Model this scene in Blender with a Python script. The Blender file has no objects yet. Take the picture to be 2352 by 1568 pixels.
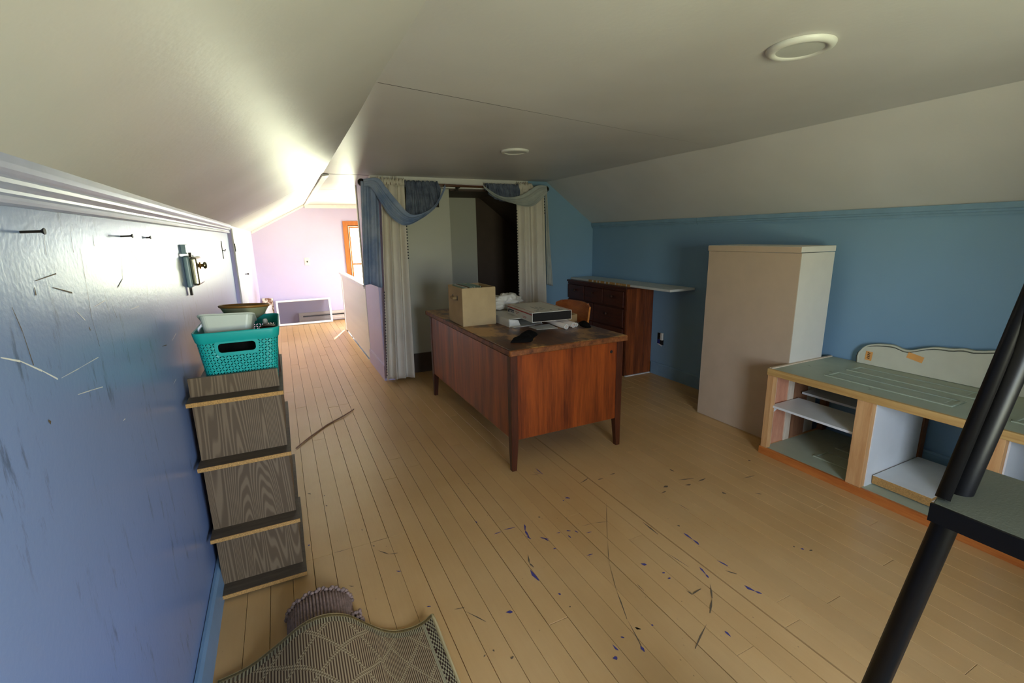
import bpy, bmesh, math, random
from mathutils import Vector, Matrix, noise
random.seed(7)
PI = math.pi
sc = bpy.context.scene
C = sc.collection

# ---------------------------------------------------------------- camera
CAM_H = 1.40
FPX = 1074.91
RC = (Vector((0.8971753, -0.4413400, -0.0171871)),      # right
      Vector((-0.1127482, -0.1912282, -0.9750485)),     # down
      Vector((0.4270413, 0.8767273, -0.2213255)))       # forward
cd = bpy.data.cameras.new('camera')
cam = bpy.data.objects.new('camera', cd)
C.objects.link(cam)
cd.sensor_width = 36.0
cd.lens = FPX / 2352 * 36
cd.clip_start = 0.02
mw = Matrix.Identity(4)
for i in range(3):
    mw[i][0] = RC[0][i]; mw[i][1] = -RC[1][i]; mw[i][2] = -RC[2][i]
mw[2][3] = CAM_H
cam.matrix_world = mw
sc.camera = cam

# ---------------------------------------------------------------- world, daylight, exposure
sc.view_settings.view_transform = 'Standard'
sc.view_settings.look = 'None'
sc.view_settings.gamma = 1.0
sc.view_settings.use_curve_mapping = False
sc.view_settings.exposure = 1.85
w = bpy.data.worlds.new('world')
sc.world = w
w.use_nodes = True
nt = w.node_tree
nt.nodes.clear()
wo = nt.nodes.new('ShaderNodeOutputWorld')
wb = nt.nodes.new('ShaderNodeBackground')
wt = nt.nodes.new('ShaderNodeTexCoord')
ws = nt.nodes.new('ShaderNodeSeparateXYZ')
wr = nt.nodes.new('ShaderNodeValToRGB')
wm = nt.nodes.new('ShaderNodeMapRange')
wm.inputs['From Min'].default_value = -1.0
wm.inputs['From Max'].default_value = 1.0
nt.links.new(wt.outputs['Generated'], ws.inputs[0])
nt.links.new(ws.outputs['Z'], wm.inputs['Value'])
nt.links.new(wm.outputs[0], wr.inputs[0])
e = wr.color_ramp.elements
e[0].position = 0.0; e[0].color = (0.64, 0.68, 0.44, 1)         # lawn below
e[1].position = 1.0; e[1].color = (0.45, 0.64, 1.0, 1)         # zenith
a = e.new(0.485); a.color = (0.72, 0.76, 0.54, 1)
a = e.new(0.525); a.color = (0.68, 0.81, 1.0, 1)
nt.links.new(wr.outputs[0], wb.inputs['Color'])
wb.inputs['Strength'].default_value = 11.0
nt.links.new(wb.outputs[0], wo.inputs[0])
sc.cycles.max_bounces = 10
sc.cycles.diffuse_bounces = 6
sc.cycles.transparent_max_bounces = 16
sc.cycles.sample_clamp_indirect = 6.0

sd = bpy.data.lights.new('sun', 'SUN')
sd.energy = 15.0; sd.angle = 0.05; sd.color = (1.0, 0.97, 0.94)
so = bpy.data.objects.new('sun', sd); C.objects.link(so)
so.rotation_euler = Vector((-0.22, -0.70, -0.60)).to_track_quat('-Z', 'Y').to_euler()

# room numbers
XL, XR = -0.375, 3.31
KL, KR, ZC = 1.511, 1.508, 1.955          # knee wall heights, flat ceiling height
YN, YP, YF = -1.0, 4.60, 8.70             # gable behind, partition, far gable
W1 = (1.13, 2.10, 0.30, 1.60)             # far window opening x0 x1 z0 z1
W2 = (0.45, 1.35, 0.55, 1.55)             # near gable window opening

def portal(name, x0, x1, z0, z1, y, rx):
    ld = bpy.data.lights.new(name, 'AREA')
    ld.shape = 'RECTANGLE'; ld.size = x1 - x0; ld.size_y = z1 - z0
    ld.cycles.is_portal = True
    o = bpy.data.objects.new(name, ld)
    C.objects.link(o)
    o.location = ((x0 + x1) / 2, y, (z0 + z1) / 2)
    o.rotation_euler = (rx, 0, 0)
portal('window_portal', *W1, YF + 0.14, -PI / 2)
portal('window_portal', *W2, YN - 0.14, PI / 2)
W3 = (6.50, 7.80, 0.06, 1.45)             # stair dormer window opening y0 y1 z0 z1
ld = bpy.data.lights.new('window_portal', 'AREA'); ld.shape = 'RECTANGLE'
ld.size = W3[3] - W3[2]; ld.size_y = W3[1] - W3[0]; ld.cycles.is_portal = True
po = bpy.data.objects.new('window_portal', ld); C.objects.link(po)
po.location = (2.30 + 0.14, (W3[0] + W3[1]) / 2, (W3[2] + W3[3]) / 2)
po.rotation_euler = (0, PI / 2, 0)

# ---------------------------------------------------------------- pixel -> place helpers
def ray(px, py):
    a, b = (px - 1176) / FPX, (py - 784) / FPX
    return RC[0] * a + RC[1] * b + RC[2]
def PZ(px, py, z=0.0):
    d = ray(px, py); t = (z - CAM_H) / d.z
    return Vector((d.x * t, d.y * t, z))
def PX(px, py, X):
    d = ray(px, py); t = X / d.x
    return Vector((X, d.y * t, CAM_H + d.z * t))
def PY(px, py, Y):
    d = ray(px, py); t = Y / d.y
    return Vector((d.x * t, Y, CAM_H + d.z * t))

# ---------------------------------------------------------------- materials
def srgb(r, g, b):
    f = lambda c: ((c / 255 + 0.055) / 1.055) ** 2.4 if c / 255 > 0.04045 else c / 255 / 12.92
    return (f(r), f(g), f(b), 1)
def new_mat(name):
    m = bpy.data.materials.new(name); m.use_nodes = True
    n = m.node_tree.nodes
    return m, m.node_tree, n['Principled BSDF']
def N(t, kind, **kw):
    n = t.nodes.new(kind)
    for k, v in kw.items():
        if k in ('operation', 'data_type', 'blend_type', 'wave_type', 'bands_direction', 'feature', 'rings_direction'):
            setattr(n, k, v)
        else:
            n.inputs[k].default_value = v
    return n
def coords(t, scale=(1, 1, 1), kind='Object', rot=(0, 0, 0)):
    tc = t.nodes.new('ShaderNodeTexCoord'); mp = t.nodes.new('ShaderNodeMapping')
    mp.inputs['Scale'].default_value = scale
    mp.inputs['Rotation'].default_value = rot
    t.links.new(tc.outputs[kind], mp.inputs[0])
    return mp.outputs[0]
def mixc(t, fac, a, b, blend='MIX'):
    m = t.nodes.new('ShaderNodeMix'); m.data_type = 'RGBA'; m.blend_type = blend
    for s, v in ((m.inputs[0], fac), (m.inputs[6], a), (m.inputs[7], b)):
        if hasattr(v, 'is_output') or isinstance(v, bpy.types.NodeSocket):
            t.links.new(v, s)
        else:
            s.default_value = v
    return m.outputs[2]
def ramp(t, src, stops):
    r = t.nodes.new('ShaderNodeValToRGB')
    el = r.color_ramp.elements
    while len(el) < len(stops): el.new(0.5)
    for e_, (p, c) in zip(el, stops):
        e_.position = p; e_.color = c if len(c) == 4 else (*c, 1)
    t.links.new(src, r.inputs[0])
    return r.outputs[0]
BK, WH = (0, 0, 0, 1), (1, 1, 1, 1)
def math_(t, op, a, b=None, clamp=False):
    m = t.nodes.new('ShaderNodeMath'); m.operation = op; m.use_clamp = clamp
    for s, v in ((m.inputs[0], a), (m.inputs[1], b)):
        if v is None: continue
        if isinstance(v, bpy.types.NodeSocket): t.links.new(v, s)
        else: s.default_value = v
    return m.outputs[0]
def noise_(t, vec, scale, detail=4, rough=0.55):
    n = t.nodes.new('ShaderNodeTexNoise')
    n.inputs['Scale'].default_value = scale; n.inputs['Detail'].default_value = detail
    n.inputs['Roughness'].default_value = rough
    t.links.new(vec, n.inputs['Vector'])
    return n.outputs['Fac']
def bump(t, b, h, strength=0.2, dist=0.01):
    n = t.nodes.new('ShaderNodeBump')
    n.inputs['Strength'].default_value = strength; n.inputs['Distance'].default_value = dist
    t.links.new(h, n.inputs['Height']); t.links.new(n.outputs[0], b.inputs['Normal'])
def setb(b, rough=0.5, metal=0.0, spec=0.5):
    b.inputs['Roughness'].default_value = rough
    b.inputs['Metallic'].default_value = metal
    b.inputs['Specular IOR Level'].default_value = spec
def plain(name, col, rough=0.5, metal=0.0, spec=0.5, var=0.08, scale=9.0, bmp=0.0, bscale=120.0, stretch=(1, 1, 1)):
    m, t, b = new_mat(name)
    v = coords(t, stretch)
    n = noise_(t, v, scale)
    lo = tuple(c * (1 - var) for c in col[:3]) + (1,)
    hi = tuple(min(1, c * (1 + var)) for c in col[:3]) + (1,)
    t.links.new(ramp(t, n, [(0.3, lo), (0.7, hi)]), b.inputs['Base Color'])
    setb(b, rough, metal, spec)
    if bmp: bump(t, b, noise_(t, v, bscale, 2), bmp, 0.002)
    return m
def wood(name, c1, c2, stretch=(1, 1, 12), scale=6.0, rough=0.5, spec=0.4, knots=0.0, cathedral=0.0, per=False, bmp=0.1):
    """grain runs along the axis with the smallest stretch"""
    m, t, b = new_mat(name)
    v = coords(t, stretch)
    if per:
        oi = t.nodes.new('ShaderNodeObjectInfo')
        ad = t.nodes.new('ShaderNodeVectorMath'); ad.operation = 'ADD'
        cb = t.nodes.new('ShaderNodeCombineXYZ')
        t.links.new(math_(t, 'MULTIPLY', oi.outputs['Random'], 37.0), cb.inputs[0])
        t.links.new(math_(t, 'MULTIPLY', oi.outputs['Random'], 91.0), cb.inputs[2])
        t.links.new(v, ad.inputs[0]); t.links.new(cb.outputs[0], ad.inputs[1])
        v = ad.outputs[0]
    n1 = noise_(t, v, scale, 5, 0.6)
    n2 = noise_(t, v, scale * 6, 3, 0.6)
    f = math_(t, 'ADD', math_(t, 'MULTIPLY', n1, 0.7), math_(t, 'MULTIPLY', n2, 0.3))
    if cathedral:
        wv = t.nodes.new('ShaderNodeTexNoise'); wv.inputs['Scale'].default_value = scale * 0.5
        wv.inputs['Detail'].default_value = 1.0
        t.links.new(v, wv.inputs['Vector'])
        s = math_(t, 'SINE', math_(t, 'MULTIPLY', wv.outputs['Fac'], 210.0))
        s = math_(t, 'MULTIPLY', math_(t, 'ADD', s, 1.0), 0.5)
        s = math_(t, 'POWER', s, 2.0)
        f = math_(t, 'ADD', math_(t, 'MULTIPLY', f, 1 - cathedral), math_(t, 'MULTIPLY', s, cathedral))
        col = ramp(t, f, [(0.25, c2), (0.62, c1)])
    else:
        col = ramp(t, f, [(0.36, c1), (0.64, c2)])
    if knots:
        vo = t.nodes.new('ShaderNodeTexVoronoi'); vo.inputs['Scale'].default_value = scale * 0.8
        t.links.new(v, vo.inputs['Vector'])
        k = ramp(t, vo.outputs['Distance'], [(0.06, WH), (0.16, BK)])
        kk = math_(t, 'MULTIPLY', k, knots)
        col = mixc(t, kk, col, tuple(x * 0.25 for x in c1[:3]) + (1,))
    t.links.new(col, b.inputs['Base Color'])
    setb(b, rough, 0, spec)
    if bmp: bump(t, b, f, bmp, 0.002)
    return m

def wall_paint(name, col, rough=0.45, wear=0.25, dark=None, spec=0.5, streak=(6, 6, 1.2), lo=.68, hi=.74, plo=.48):
    """rolled wall paint with faint roller texture, scratches and scuffs"""
    m, t, b = new_mat(name)
    v = coords(t)
    vs = coords(t, streak)
    base = ramp(t, noise_(t, v, 1.7, 3), [(0.3, tuple(c * 0.94 for c in col[:3]) + (1,)), (0.7, col)])
    scr = ramp(t, noise_(t, vs, 5.0, 6, 0.75), [(lo, BK), (hi, WH)])
    patch = ramp(t, noise_(t, v, 2.3, 2), [(plo, BK), (plo + .14, WH)])
    fac = math_(t, 'MULTIPLY', math_(t, 'MULTIPLY', scr, patch), wear)
    dk = dark or tuple(c * 0.45 for c in col[:3]) + (1,)
    t.links.new(mixc(t, fac, base, dk), b.inputs['Base Color'])
    setb(b, rough, 0, spec)
    h = math_(t, 'ADD', noise_(t, v, 90.0, 2), math_(t, 'MULTIPLY', noise_(t, v, 14.0, 3), 1.5))
    bump(t, b, h, 0.10, 0.004)
    return m

M = {}
M['blue'] = wall_paint('blue_wall_paint', srgb(128, 162, 186), 0.5, 0.10)
M['blue_left'] = wall_paint('periwinkle_wall_paint', srgb(126, 146, 188), 0.30, 0.75, srgb(74, 88, 114), spec=0.5, lo=.57, hi=.66, plo=.40)
M['blue_trim'] = plain('blue_trim_paint', srgb(124, 156, 178), 0.4)
M['peri_trim'] = plain('periwinkle_trim_paint', srgb(166, 172, 204), 0.3)
M['base_left'] = plain('blue_baseboard_paint', srgb(118, 150, 180), 0.4)
M['lavender'] = wall_paint('lavender_wall_paint', srgb(196, 184, 214), 0.5, 0.06)
M['white_wall'] = wall_paint('white_wall_paint', srgb(226, 222, 214), 0.45, 0.05)
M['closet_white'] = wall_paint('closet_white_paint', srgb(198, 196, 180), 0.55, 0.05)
M['closet_brown'] = plain('closet_brown_boards_and_shade', srgb(78, 62, 50), 0.7)  # brown baseboard and slope boards; also paints the shadow on the closet back wall
def ceil_mat():
    m, t, b = new_mat('ceiling_paint')
    v = coords(t)
    base = ramp(t, noise_(t, v, 1.2, 3), [(0.3, srgb(206, 203, 197)), (0.7, srgb(219, 216, 211))])
    vs = coords(t, (3, 22, 3))
    sc1 = ramp(t, noise_(t, vs, 3.0, 5, 0.8), [(0.72, BK), (0.76, WH)])
    pt = ramp(t, noise_(t, v, 1.1, 2), [(0.5, BK), (0.65, WH)])
    t.links.new(mixc(t, math_(t, 'MULTIPLY', math_(t, 'MULTIPLY', sc1, pt), 0.25), base, srgb(150, 140, 125)), b.inputs['Base Color'])
    setb(b, 0.42, 0, 0.7)
    bump(t, b, math_(t, 'ADD', noise_(t, v, 60.0, 2), math_(t, 'MULTIPLY', noise_(t, v, 3.5, 2), 6.0)), 0.08, 0.006)
    return m
M['ceiling'] = ceil_mat()
M['white'] = plain('white_gloss_paint', srgb(232, 229, 222), 0.35)
M['gap'] = plain('dark_gap', srgb(26, 22, 19), 0.9)
M['subfloor'] = plain('dark_subfloor', srgb(48, 34, 22), 0.9)
def plank_mat():
    m, t, b = new_mat('painted_floor_board')
    tc = t.nodes.new('ShaderNodeTexCoord')
    v = coords(t)
    vg = coords(t, (14, 1.0, 14))
    oi = t.nodes.new('ShaderNodeObjectInfo')
    base = ramp(t, noise_(t, v, 2.0, 4), [(0.3, srgb(198, 156, 100)), (0.7, srgb(209, 170, 116))])
    tint = ramp(t, oi.outputs['Random'], [(0.0, (0.93, 0.92, 0.91, 1)), (1.0, (1.03, 1.02, 1.0, 1))])
    base = mixc(t, 1.0, base, tint, 'MULTIPLY')
    vo = t.nodes.new('ShaderNodeTexVoronoi'); vo.inputs['Scale'].default_value = 16.0
    t.links.new(coords(t, (1.6, 1.0, 1.0)), vo.inputs['Vector'])
    dot = ramp(t, vo.outputs['Distance'], [(0.035, WH), (0.06, BK)])
    rare = math_(t, 'GREATER_THAN', noise_(t, v, 7.0, 1), 0.52)
    base = mixc(t, math_(t, 'MULTIPLY', math_(t, 'MULTIPLY', dot, rare), 0.6), base, srgb(74, 54, 36))
    spk = ramp(t, noise_(t, coords(t, (52, 20, 52), rot=(0, 0, 0.2)), 1.3, 4, 0.72), [(0.67, BK), (0.71, WH)])
    pt = ramp(t, noise_(t, v, 1.6, 2), [(0.48, BK), (0.62, WH)])
    base = mixc(t, math_(t, 'MULTIPLY', math_(t, 'MULTIPLY', spk, pt), 0.45), base, srgb(96, 76, 54))
    base = mixc(t, math_(t, 'MULTIPLY', noise_(t, vg, 5.0, 5, 0.6), 0.25), base, srgb(168, 124, 74))
    t.links.new(base, b.inputs['Base Color'])
    b.inputs['Roughness'].default_value = 0.33
    b.inputs['Specular IOR Level'].default_value = 0.45
    bump(t, b, noise_(t, vg, 12.0, 4), 0.10, 0.003)
    return m
M['plank'] = plank_mat()
M['purple_paint'] = plain('purple_paint_mark', srgb(66, 62, 122), 0.5)
M['scuff'] = plain('dark_scuff', srgb(98, 82, 62), 0.6)
M['heat'] = plain('heater_enamel', srgb(205, 190, 180), 0.4)
M['oak_trim'] = wood('varnished_window_wood', srgb(196, 120, 60), srgb(168, 92, 40), (9, 9, 1.2), 5, 0.3)
M['graywood'] = wood('grey_oak_laminate', srgb(122, 102, 77), srgb(96, 78, 57), (11, 11, 0.55), 2.0, 0.5, 0.3, cathedral=0.6, per=True)
M['graywood_flat'] = wood('grey_oak_laminate_ledge', srgb(92, 79, 64), srgb(72, 61, 49), (1.2, 9, 9), 5, 0.5, 0.3)
M['chip'] = plain('raw_particleboard', srgb(178, 134, 74), 0.8, var=0.35, scale=260, bmp=0.3)
M['desk_side'] = wood('red_brown_desk_veneer', srgb(172, 80, 24), srgb(94, 36, 10), (6, 6, 0.45), 2.2, 0.36, 0.5)
M['desk_edge'] = wood('worn_desk_edge', srgb(150, 88, 42), srgb(84, 42, 18), (5, 5, 5), 5, 0.5)
M['desk_leg'] = wood('dark_desk_leg', srgb(92, 44, 20), srgb(56, 26, 13), (9, 9, 0.8), 4, 0.4)
def desk_top():
    m, t, b = new_mat('worn_desk_top')
    v = coords(t); vg = coords(t, (9, 1.0, 9))
    base = ramp(t, noise_(t, vg, 3.0, 5), [(0.3, srgb(74, 40, 19)), (0.7, srgb(108, 62, 30))])
    wr_ = ramp(t, noise_(t, coords(t, (1.6, 1.0, 1)), 3.3, 6, 0.68), [(0.50, BK), (0.57, WH)])
    base = mixc(t, math_(t, 'MULTIPLY', wr_, 0.9), base, srgb(182, 132, 70))
    dk = ramp(t, noise_(t, v, 5.5, 3), [(0.60, BK), (0.68, WH)])
    base = mixc(t, math_(t, 'MULTIPLY', dk, 0.8), base, srgb(40, 24, 14))
    t.links.new(base, b.inputs['Base Color'])
    b.inputs['Roughness'].default_value = 0.34
    return m
M['desk_top'] = desk_top()
M['tan_fabric'] = plain('tan_linen_fabric', srgb(188, 162, 122), 0.9, spec=0.1, bmp=0.3, bscale=420)
M['rug_edge'] = plain('olive_tan_binding', srgb(186, 166, 120), 0.9, spec=0.1)
M['tan_trim'] = plain('tan_binding', srgb(160, 134, 96), 0.9, spec=0.1)
M['folder_a'] = plain('pale_green_card', srgb(150, 176, 164), 0.7)
M['folder_b'] = plain('white_card', srgb(214, 212, 204), 0.7)
M['folder_c'] = plain('brown_card', srgb(112, 84, 60), 0.7)
M['card_white'] = plain('white_cardboard', srgb(214, 210, 200), 0.6)
M['card_brown'] = plain('kraft_cardboard', srgb(150, 118, 78), 0.8)
M['red_ink'] = plain('red_print', srgb(168, 30, 34), 0.5)
M['dark_ink'] = plain('dark_blue_print', srgb(60, 66, 84), 0.6)
M['wrap'] = plain('bubble_wrap', srgb(206, 200, 190), 0.35, bmp=0.5, bscale=140)
M['paper_tube'] = plain('paper_roll', srgb(206, 190, 176), 0.7)
M['paper_in'] = plain('white_paper_core', srgb(228, 228, 224), 0.7)
M['black_cloth'] = plain('black_knit_cloth', srgb(20, 18, 18), 0.95, spec=0.1, bmp=0.4, bscale=300)
M['chairwood'] = wood('orange_brown_plywood', srgb(166, 92, 40), srgb(134, 66, 26), (3, 3, 9), 4, 0.4)
M['chairedge'] = wood('pale_plywood_edge', srgb(204, 134, 62), srgb(180, 108, 44), (6, 6, 6), 6, 0.5)
M['chest_dark'] = wood('dark_red_stained_wood', srgb(86, 40, 22), srgb(58, 26, 15), (8, 1, 8), 4, 0.4)
M['pine_stain'] = wood('red_stained_pine', srgb(150, 76, 32), srgb(78, 36, 16), (8, 8, 0.6), 2, 0.45, knots=0.9, per=True)
M['knob_wood'] = wood('dark_knob_wood', srgb(78, 44, 26), srgb(50, 28, 18), (4, 4, 4), 5, 0.35)
M['melamine'] = plain('white_melamine_board', srgb(226, 226, 222), 0.35, var=0.03)
M['melamine_gray'] = plain('chipped_grey_white_board', srgb(206, 206, 198), 0.45)
M['cab_beige'] = plain('beige_cabinet_back', srgb(196, 172, 144), 0.65, var=0.04)
M['cab_side'] = plain('cream_cabinet_side', srgb(222, 214, 198), 0.5, var=0.03)
M['sage'] = plain('sage_green_door_paint', srgb(166, 173, 150), 0.5, var=0.06)
M['pine'] = wood('pale_pine_stud', srgb(220, 172, 116), srgb(196, 142, 88), (8, 8, 0.7), 3, 0.55, knots=0.8, per=True)
M['pine_h'] = wood('pale_pine_edge', srgb(206, 168, 104), srgb(176, 132, 70), (8, 0.7, 26), 3, 0.55, per=True)
M['pine_orange'] = wood('orange_pine_edge', srgb(202, 124, 58), srgb(172, 92, 38), (8, 0.8, 8), 3, 0.45, knots=0.95, per=True)
M['pink_ply'] = wood('pinkish_plywood', srgb(218, 156, 120), srgb(196, 130, 98), (4, 4, 1), 4, 0.6, knots=0.4, per=True)
M['pale_wood'] = wood('whitish_wood_strip', srgb(226, 206, 180), srgb(204, 180, 150), (8, 8, 1), 4, 0.6, per=True)
M['brown_wood'] = wood('brown_back_stud', srgb(150, 104, 72), srgb(120, 80, 54), (8, 8, 1), 4, 0.6, per=True)
M['cream'] = plain('cream_headboard_enamel', srgb(206, 202, 178), 0.45, var=0.04)
M['cream_edge'] = plain('olive_headboard_edge', srgb(158, 158, 132), 0.45, var=0.04)
M['orange_paper'] = plain('orange_price_sticker', srgb(232, 164, 88), 0.7)
M['ink'] = plain('black_pen_ink', srgb(40, 32, 26), 0.7)
M['black_metal'] = plain('black_powder_coat', srgb(14, 12, 12), 0.42, spec=0.25)
M['rack_gray'] = plain('grey_green_tread', srgb(84, 86, 72), 0.7, bmp=0.3, bscale=200)
M['brass'] = plain('aged_nickel', srgb(176, 168, 142), 0.22, metal=1.0)
M['brass2'] = plain('brass_metal', srgb(196, 152, 80), 0.25, metal=1.0)
M['iron'] = plain('dark_iron', srgb(52, 46, 42), 0.45, metal=0.8)
M['teal_dull'] = plain('painted_lock_block', srgb(120, 142, 150), 0.35)
M['rod_wood'] = plain('brown_curtain_rod', srgb(86, 52, 28), 0.4)
M['screen_mesh'] = None
M['bath_mat'] = plain('grey_brown_chenille', srgb(142, 118, 106), 0.95, spec=0.1, var=0.25, scale=60, bmp=0.6, bscale=500)
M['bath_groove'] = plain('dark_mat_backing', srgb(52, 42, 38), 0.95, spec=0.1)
M['tub'] = plain('pale_grey_plastic', srgb(206, 210, 198), 0.4, var=0.02)
M['glassy'] = None
M['maroon'] = plain('dark_maroon_plastic', srgb(52, 22, 26), 0.5)
M['amber'] = plain('amber_brown_plastic', srgb(150, 104, 44), 0.4)
M['tin'] = plain('dull_tin', srgb(116, 118, 122), 0.3, metal=0.9)
M['bamboo'] = plain('brown_dry_stick', srgb(138, 100, 74), 0.6, var=0.3, scale=30)
M['peel'] = None
M['outlet'] = plain('ivory_plastic', srgb(226, 220, 206), 0.4)
M['cable_blue'] = plain('blue_box_plastic', srgb(28, 42, 120), 0.5)
M['lamp_white'] = plain('white_lamp_plastic', srgb(214, 213, 204), 0.4, var=0.02)
M['lamp_lens'] = plain('frosted_lamp_lens', srgb(196, 198, 190), 0.6, var=0.02)
M['bead'] = plain('white_beadboard_paint', srgb(238, 233, 224), 0.4, var=0.03)

def fabric(name, c1, c2, rough=0.9, mott=3.0, sheer=0.0):
    m, t, b = new_mat(name)
    v = coords(t)
    f = noise_(t, v, mott, 4, 0.6)
    t.links.new(ramp(t, f, [(0.35, c1), (0.65, c2)]), b.inputs['Base Color'])
    setb(b, rough, 0, 0.1)
    wv = noise_(t, coords(t, (1, 1, 0.2)), 300.0, 2)
    bump(t, b, wv, 0.2, 0.001)
    tr = t.nodes.new('ShaderNodeBsdfTranslucent')
    tr.inputs['Color'].default_value = c2
    mx = t.nodes.new('ShaderNodeMixShader'); mx.inputs[0].default_value = 0.18
    t.links.new(b.outputs[0], mx.inputs[1]); t.links.new(tr.outputs[0], mx.inputs[2])
    t.links.new(mx.outputs[0], t.nodes['Material Output'].inputs['Surface'])
    return m
M['curtain'] = fabric('cream_curtain_cloth', srgb(222, 212, 196), srgb(236, 228, 214))
M['scarf'] = fabric('mottled_blue_scarf', srgb(126, 146, 182), srgb(176, 186, 206), mott=6)
M['valance'] = fabric('slate_blue_valance', srgb(84, 92, 112), srgb(126, 134, 150), mott=16)
M['grey_scarf'] = fabric('blue_grey_scarf', srgb(166, 172, 172), srgb(196, 198, 190), mott=5)
M['lace'] = fabric('dark_lace_dots', srgb(52, 54, 62), srgb(66, 68, 76))
def glass_mat(name, tint=(1, 1, 1, 1), refl=0.06, rough=0.02):
    m, t, b = new_mat(name)
    tr = t.nodes.new('ShaderNodeBsdfTransparent'); tr.inputs[0].default_value = tint
    gl = t.nodes.new('ShaderNodeBsdfGlossy'); gl.inputs['Roughness'].default_value = rough
    lw = t.nodes.new('ShaderNodeLayerWeight'); lw.inputs['Blend'].default_value = refl * 4
    mx = t.nodes.new('ShaderNodeMixShader')
    t.links.new(math_(t, 'MULTIPLY', lw.outputs['Fresnel'], 0.8), mx.inputs[0])
    t.links.new(tr.outputs[0], mx.inputs[1]); t.links.new(gl.outputs[0], mx.inputs[2])
    t.links.new(mx.outputs[0], t.nodes['Material Output'].inputs['Surface'])
    return m
M['pane'] = glass_mat('window_glass')
M['olive_glaze'] = plain('olive_glaze', srgb(150, 150, 120), 0.15, spec=0.6)
M['glassy'] = glass_mat('olive_tinted_glass', (0.42, 0.44, 0.34, 1), 0.1)
M['clear'] = glass_mat('clear_plastic', (0.75, 0.82, 0.85, 1), 0.1)
def mesh_screen():
    m, t, b = new_mat('grey_insect_mesh')
    b.inputs['Base Color'].default_value = srgb(60, 54, 58)
    setb(b, 0.6)
    tr = t.nodes.new('ShaderNodeBsdfTransparent')
    mx = t.nodes.new('ShaderNodeMixShader'); mx.inputs[0].default_value = 0.32
    v = coords(t, (1, 1, 1))
    t.links.new(tr.outputs[0], mx.inputs[1]); t.links.new(b.outputs[0], mx.inputs[2])
    t.links.new(mx.outputs[0], t.nodes['Material Output'].inputs['Surface'])
    return m
M['screen_mesh'] = mesh_screen()
def peel_mat():
    m, t, b = new_mat('peeling_painted_wood')
    v = coords(t)
    f = ramp(t, noise_(t, coords(t, (1, 1, 0.6)), 11.0, 5, 0.7), [(0.46, BK), (0.52, WH)])
    t.links.new(mixc(t, f, srgb(124, 82, 52), srgb(220, 204, 184)), b.inputs['Base Color'])
    setb(b, 0.7); bump(t, b, f, 0.4, 0.003)
    return m
M['peel'] = peel_mat()
def basket_mat():
    """teal plastic pierced by rows of leaf-shaped slits turned left and right in turn (UV in cells)"""
    m, t, b = new_mat('teal_woven_plastic')
    b.inputs['Base Color'].default_value = srgb(20, 166, 160)
    setb(b, 0.4)
    uv = t.nodes.new('ShaderNodeUVMap'); sp = t.nodes.new('ShaderNodeSeparateXYZ')
    t.links.new(uv.outputs[0], sp.inputs[0])
    u, v = sp.outputs[0], sp.outputs[1]
    fu = math_(t, 'SUBTRACT', math_(t, 'FRACT', u), 0.5)
    fv = math_(t, 'SUBTRACT', math_(t, 'FRACT', v), 0.5)
    par = math_(t, 'MODULO', math_(t, 'ADD', math_(t, 'FLOOR', u), math_(t, 'FLOOR', v)), 2.0)
    sg = math_(t, 'SUBTRACT', math_(t, 'MULTIPLY', math_(t, 'ABSOLUTE', par), 2.0), 1.0)
    fu = math_(t, 'MULTIPLY', fu, sg)
    p = math_(t, 'ADD', fu, fv); q = math_(t, 'SUBTRACT', fu, fv)
    d = math_(t, 'ADD', math_(t, 'POWER', math_(t, 'DIVIDE', math_(t, 'ABSOLUTE', p), 0.60), 2.0),
              math_(t, 'POWER', math_(t, 'DIVIDE', math_(t, 'ABSOLUTE', q), 0.20), 2.0))
    hole = math_(t, 'LESS_THAN', d, 1.0)
    hole = math_(t, 'MULTIPLY', hole, math_(t, 'GREATER_THAN', v, 0.5))
    tr = t.nodes.new('ShaderNodeBsdfTransparent'); mx = t.nodes.new('ShaderNodeMixShader')
    t.links.new(hole, mx.inputs[0]); t.links.new(b.outputs[0], mx.inputs[1]); t.links.new(tr.outputs[0], mx.inputs[2])
    t.links.new(mx.outputs[0], t.nodes['Material Output'].inputs['Surface'])
    bump(t, b, math_(t, 'MINIMUM', d, 3.0), 0.4, 0.002)
    return m
M['basket'] = basket_mat()
M['teal'] = plain('teal_plastic', srgb(20, 166, 160), 0.4, var=0.02)
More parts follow.
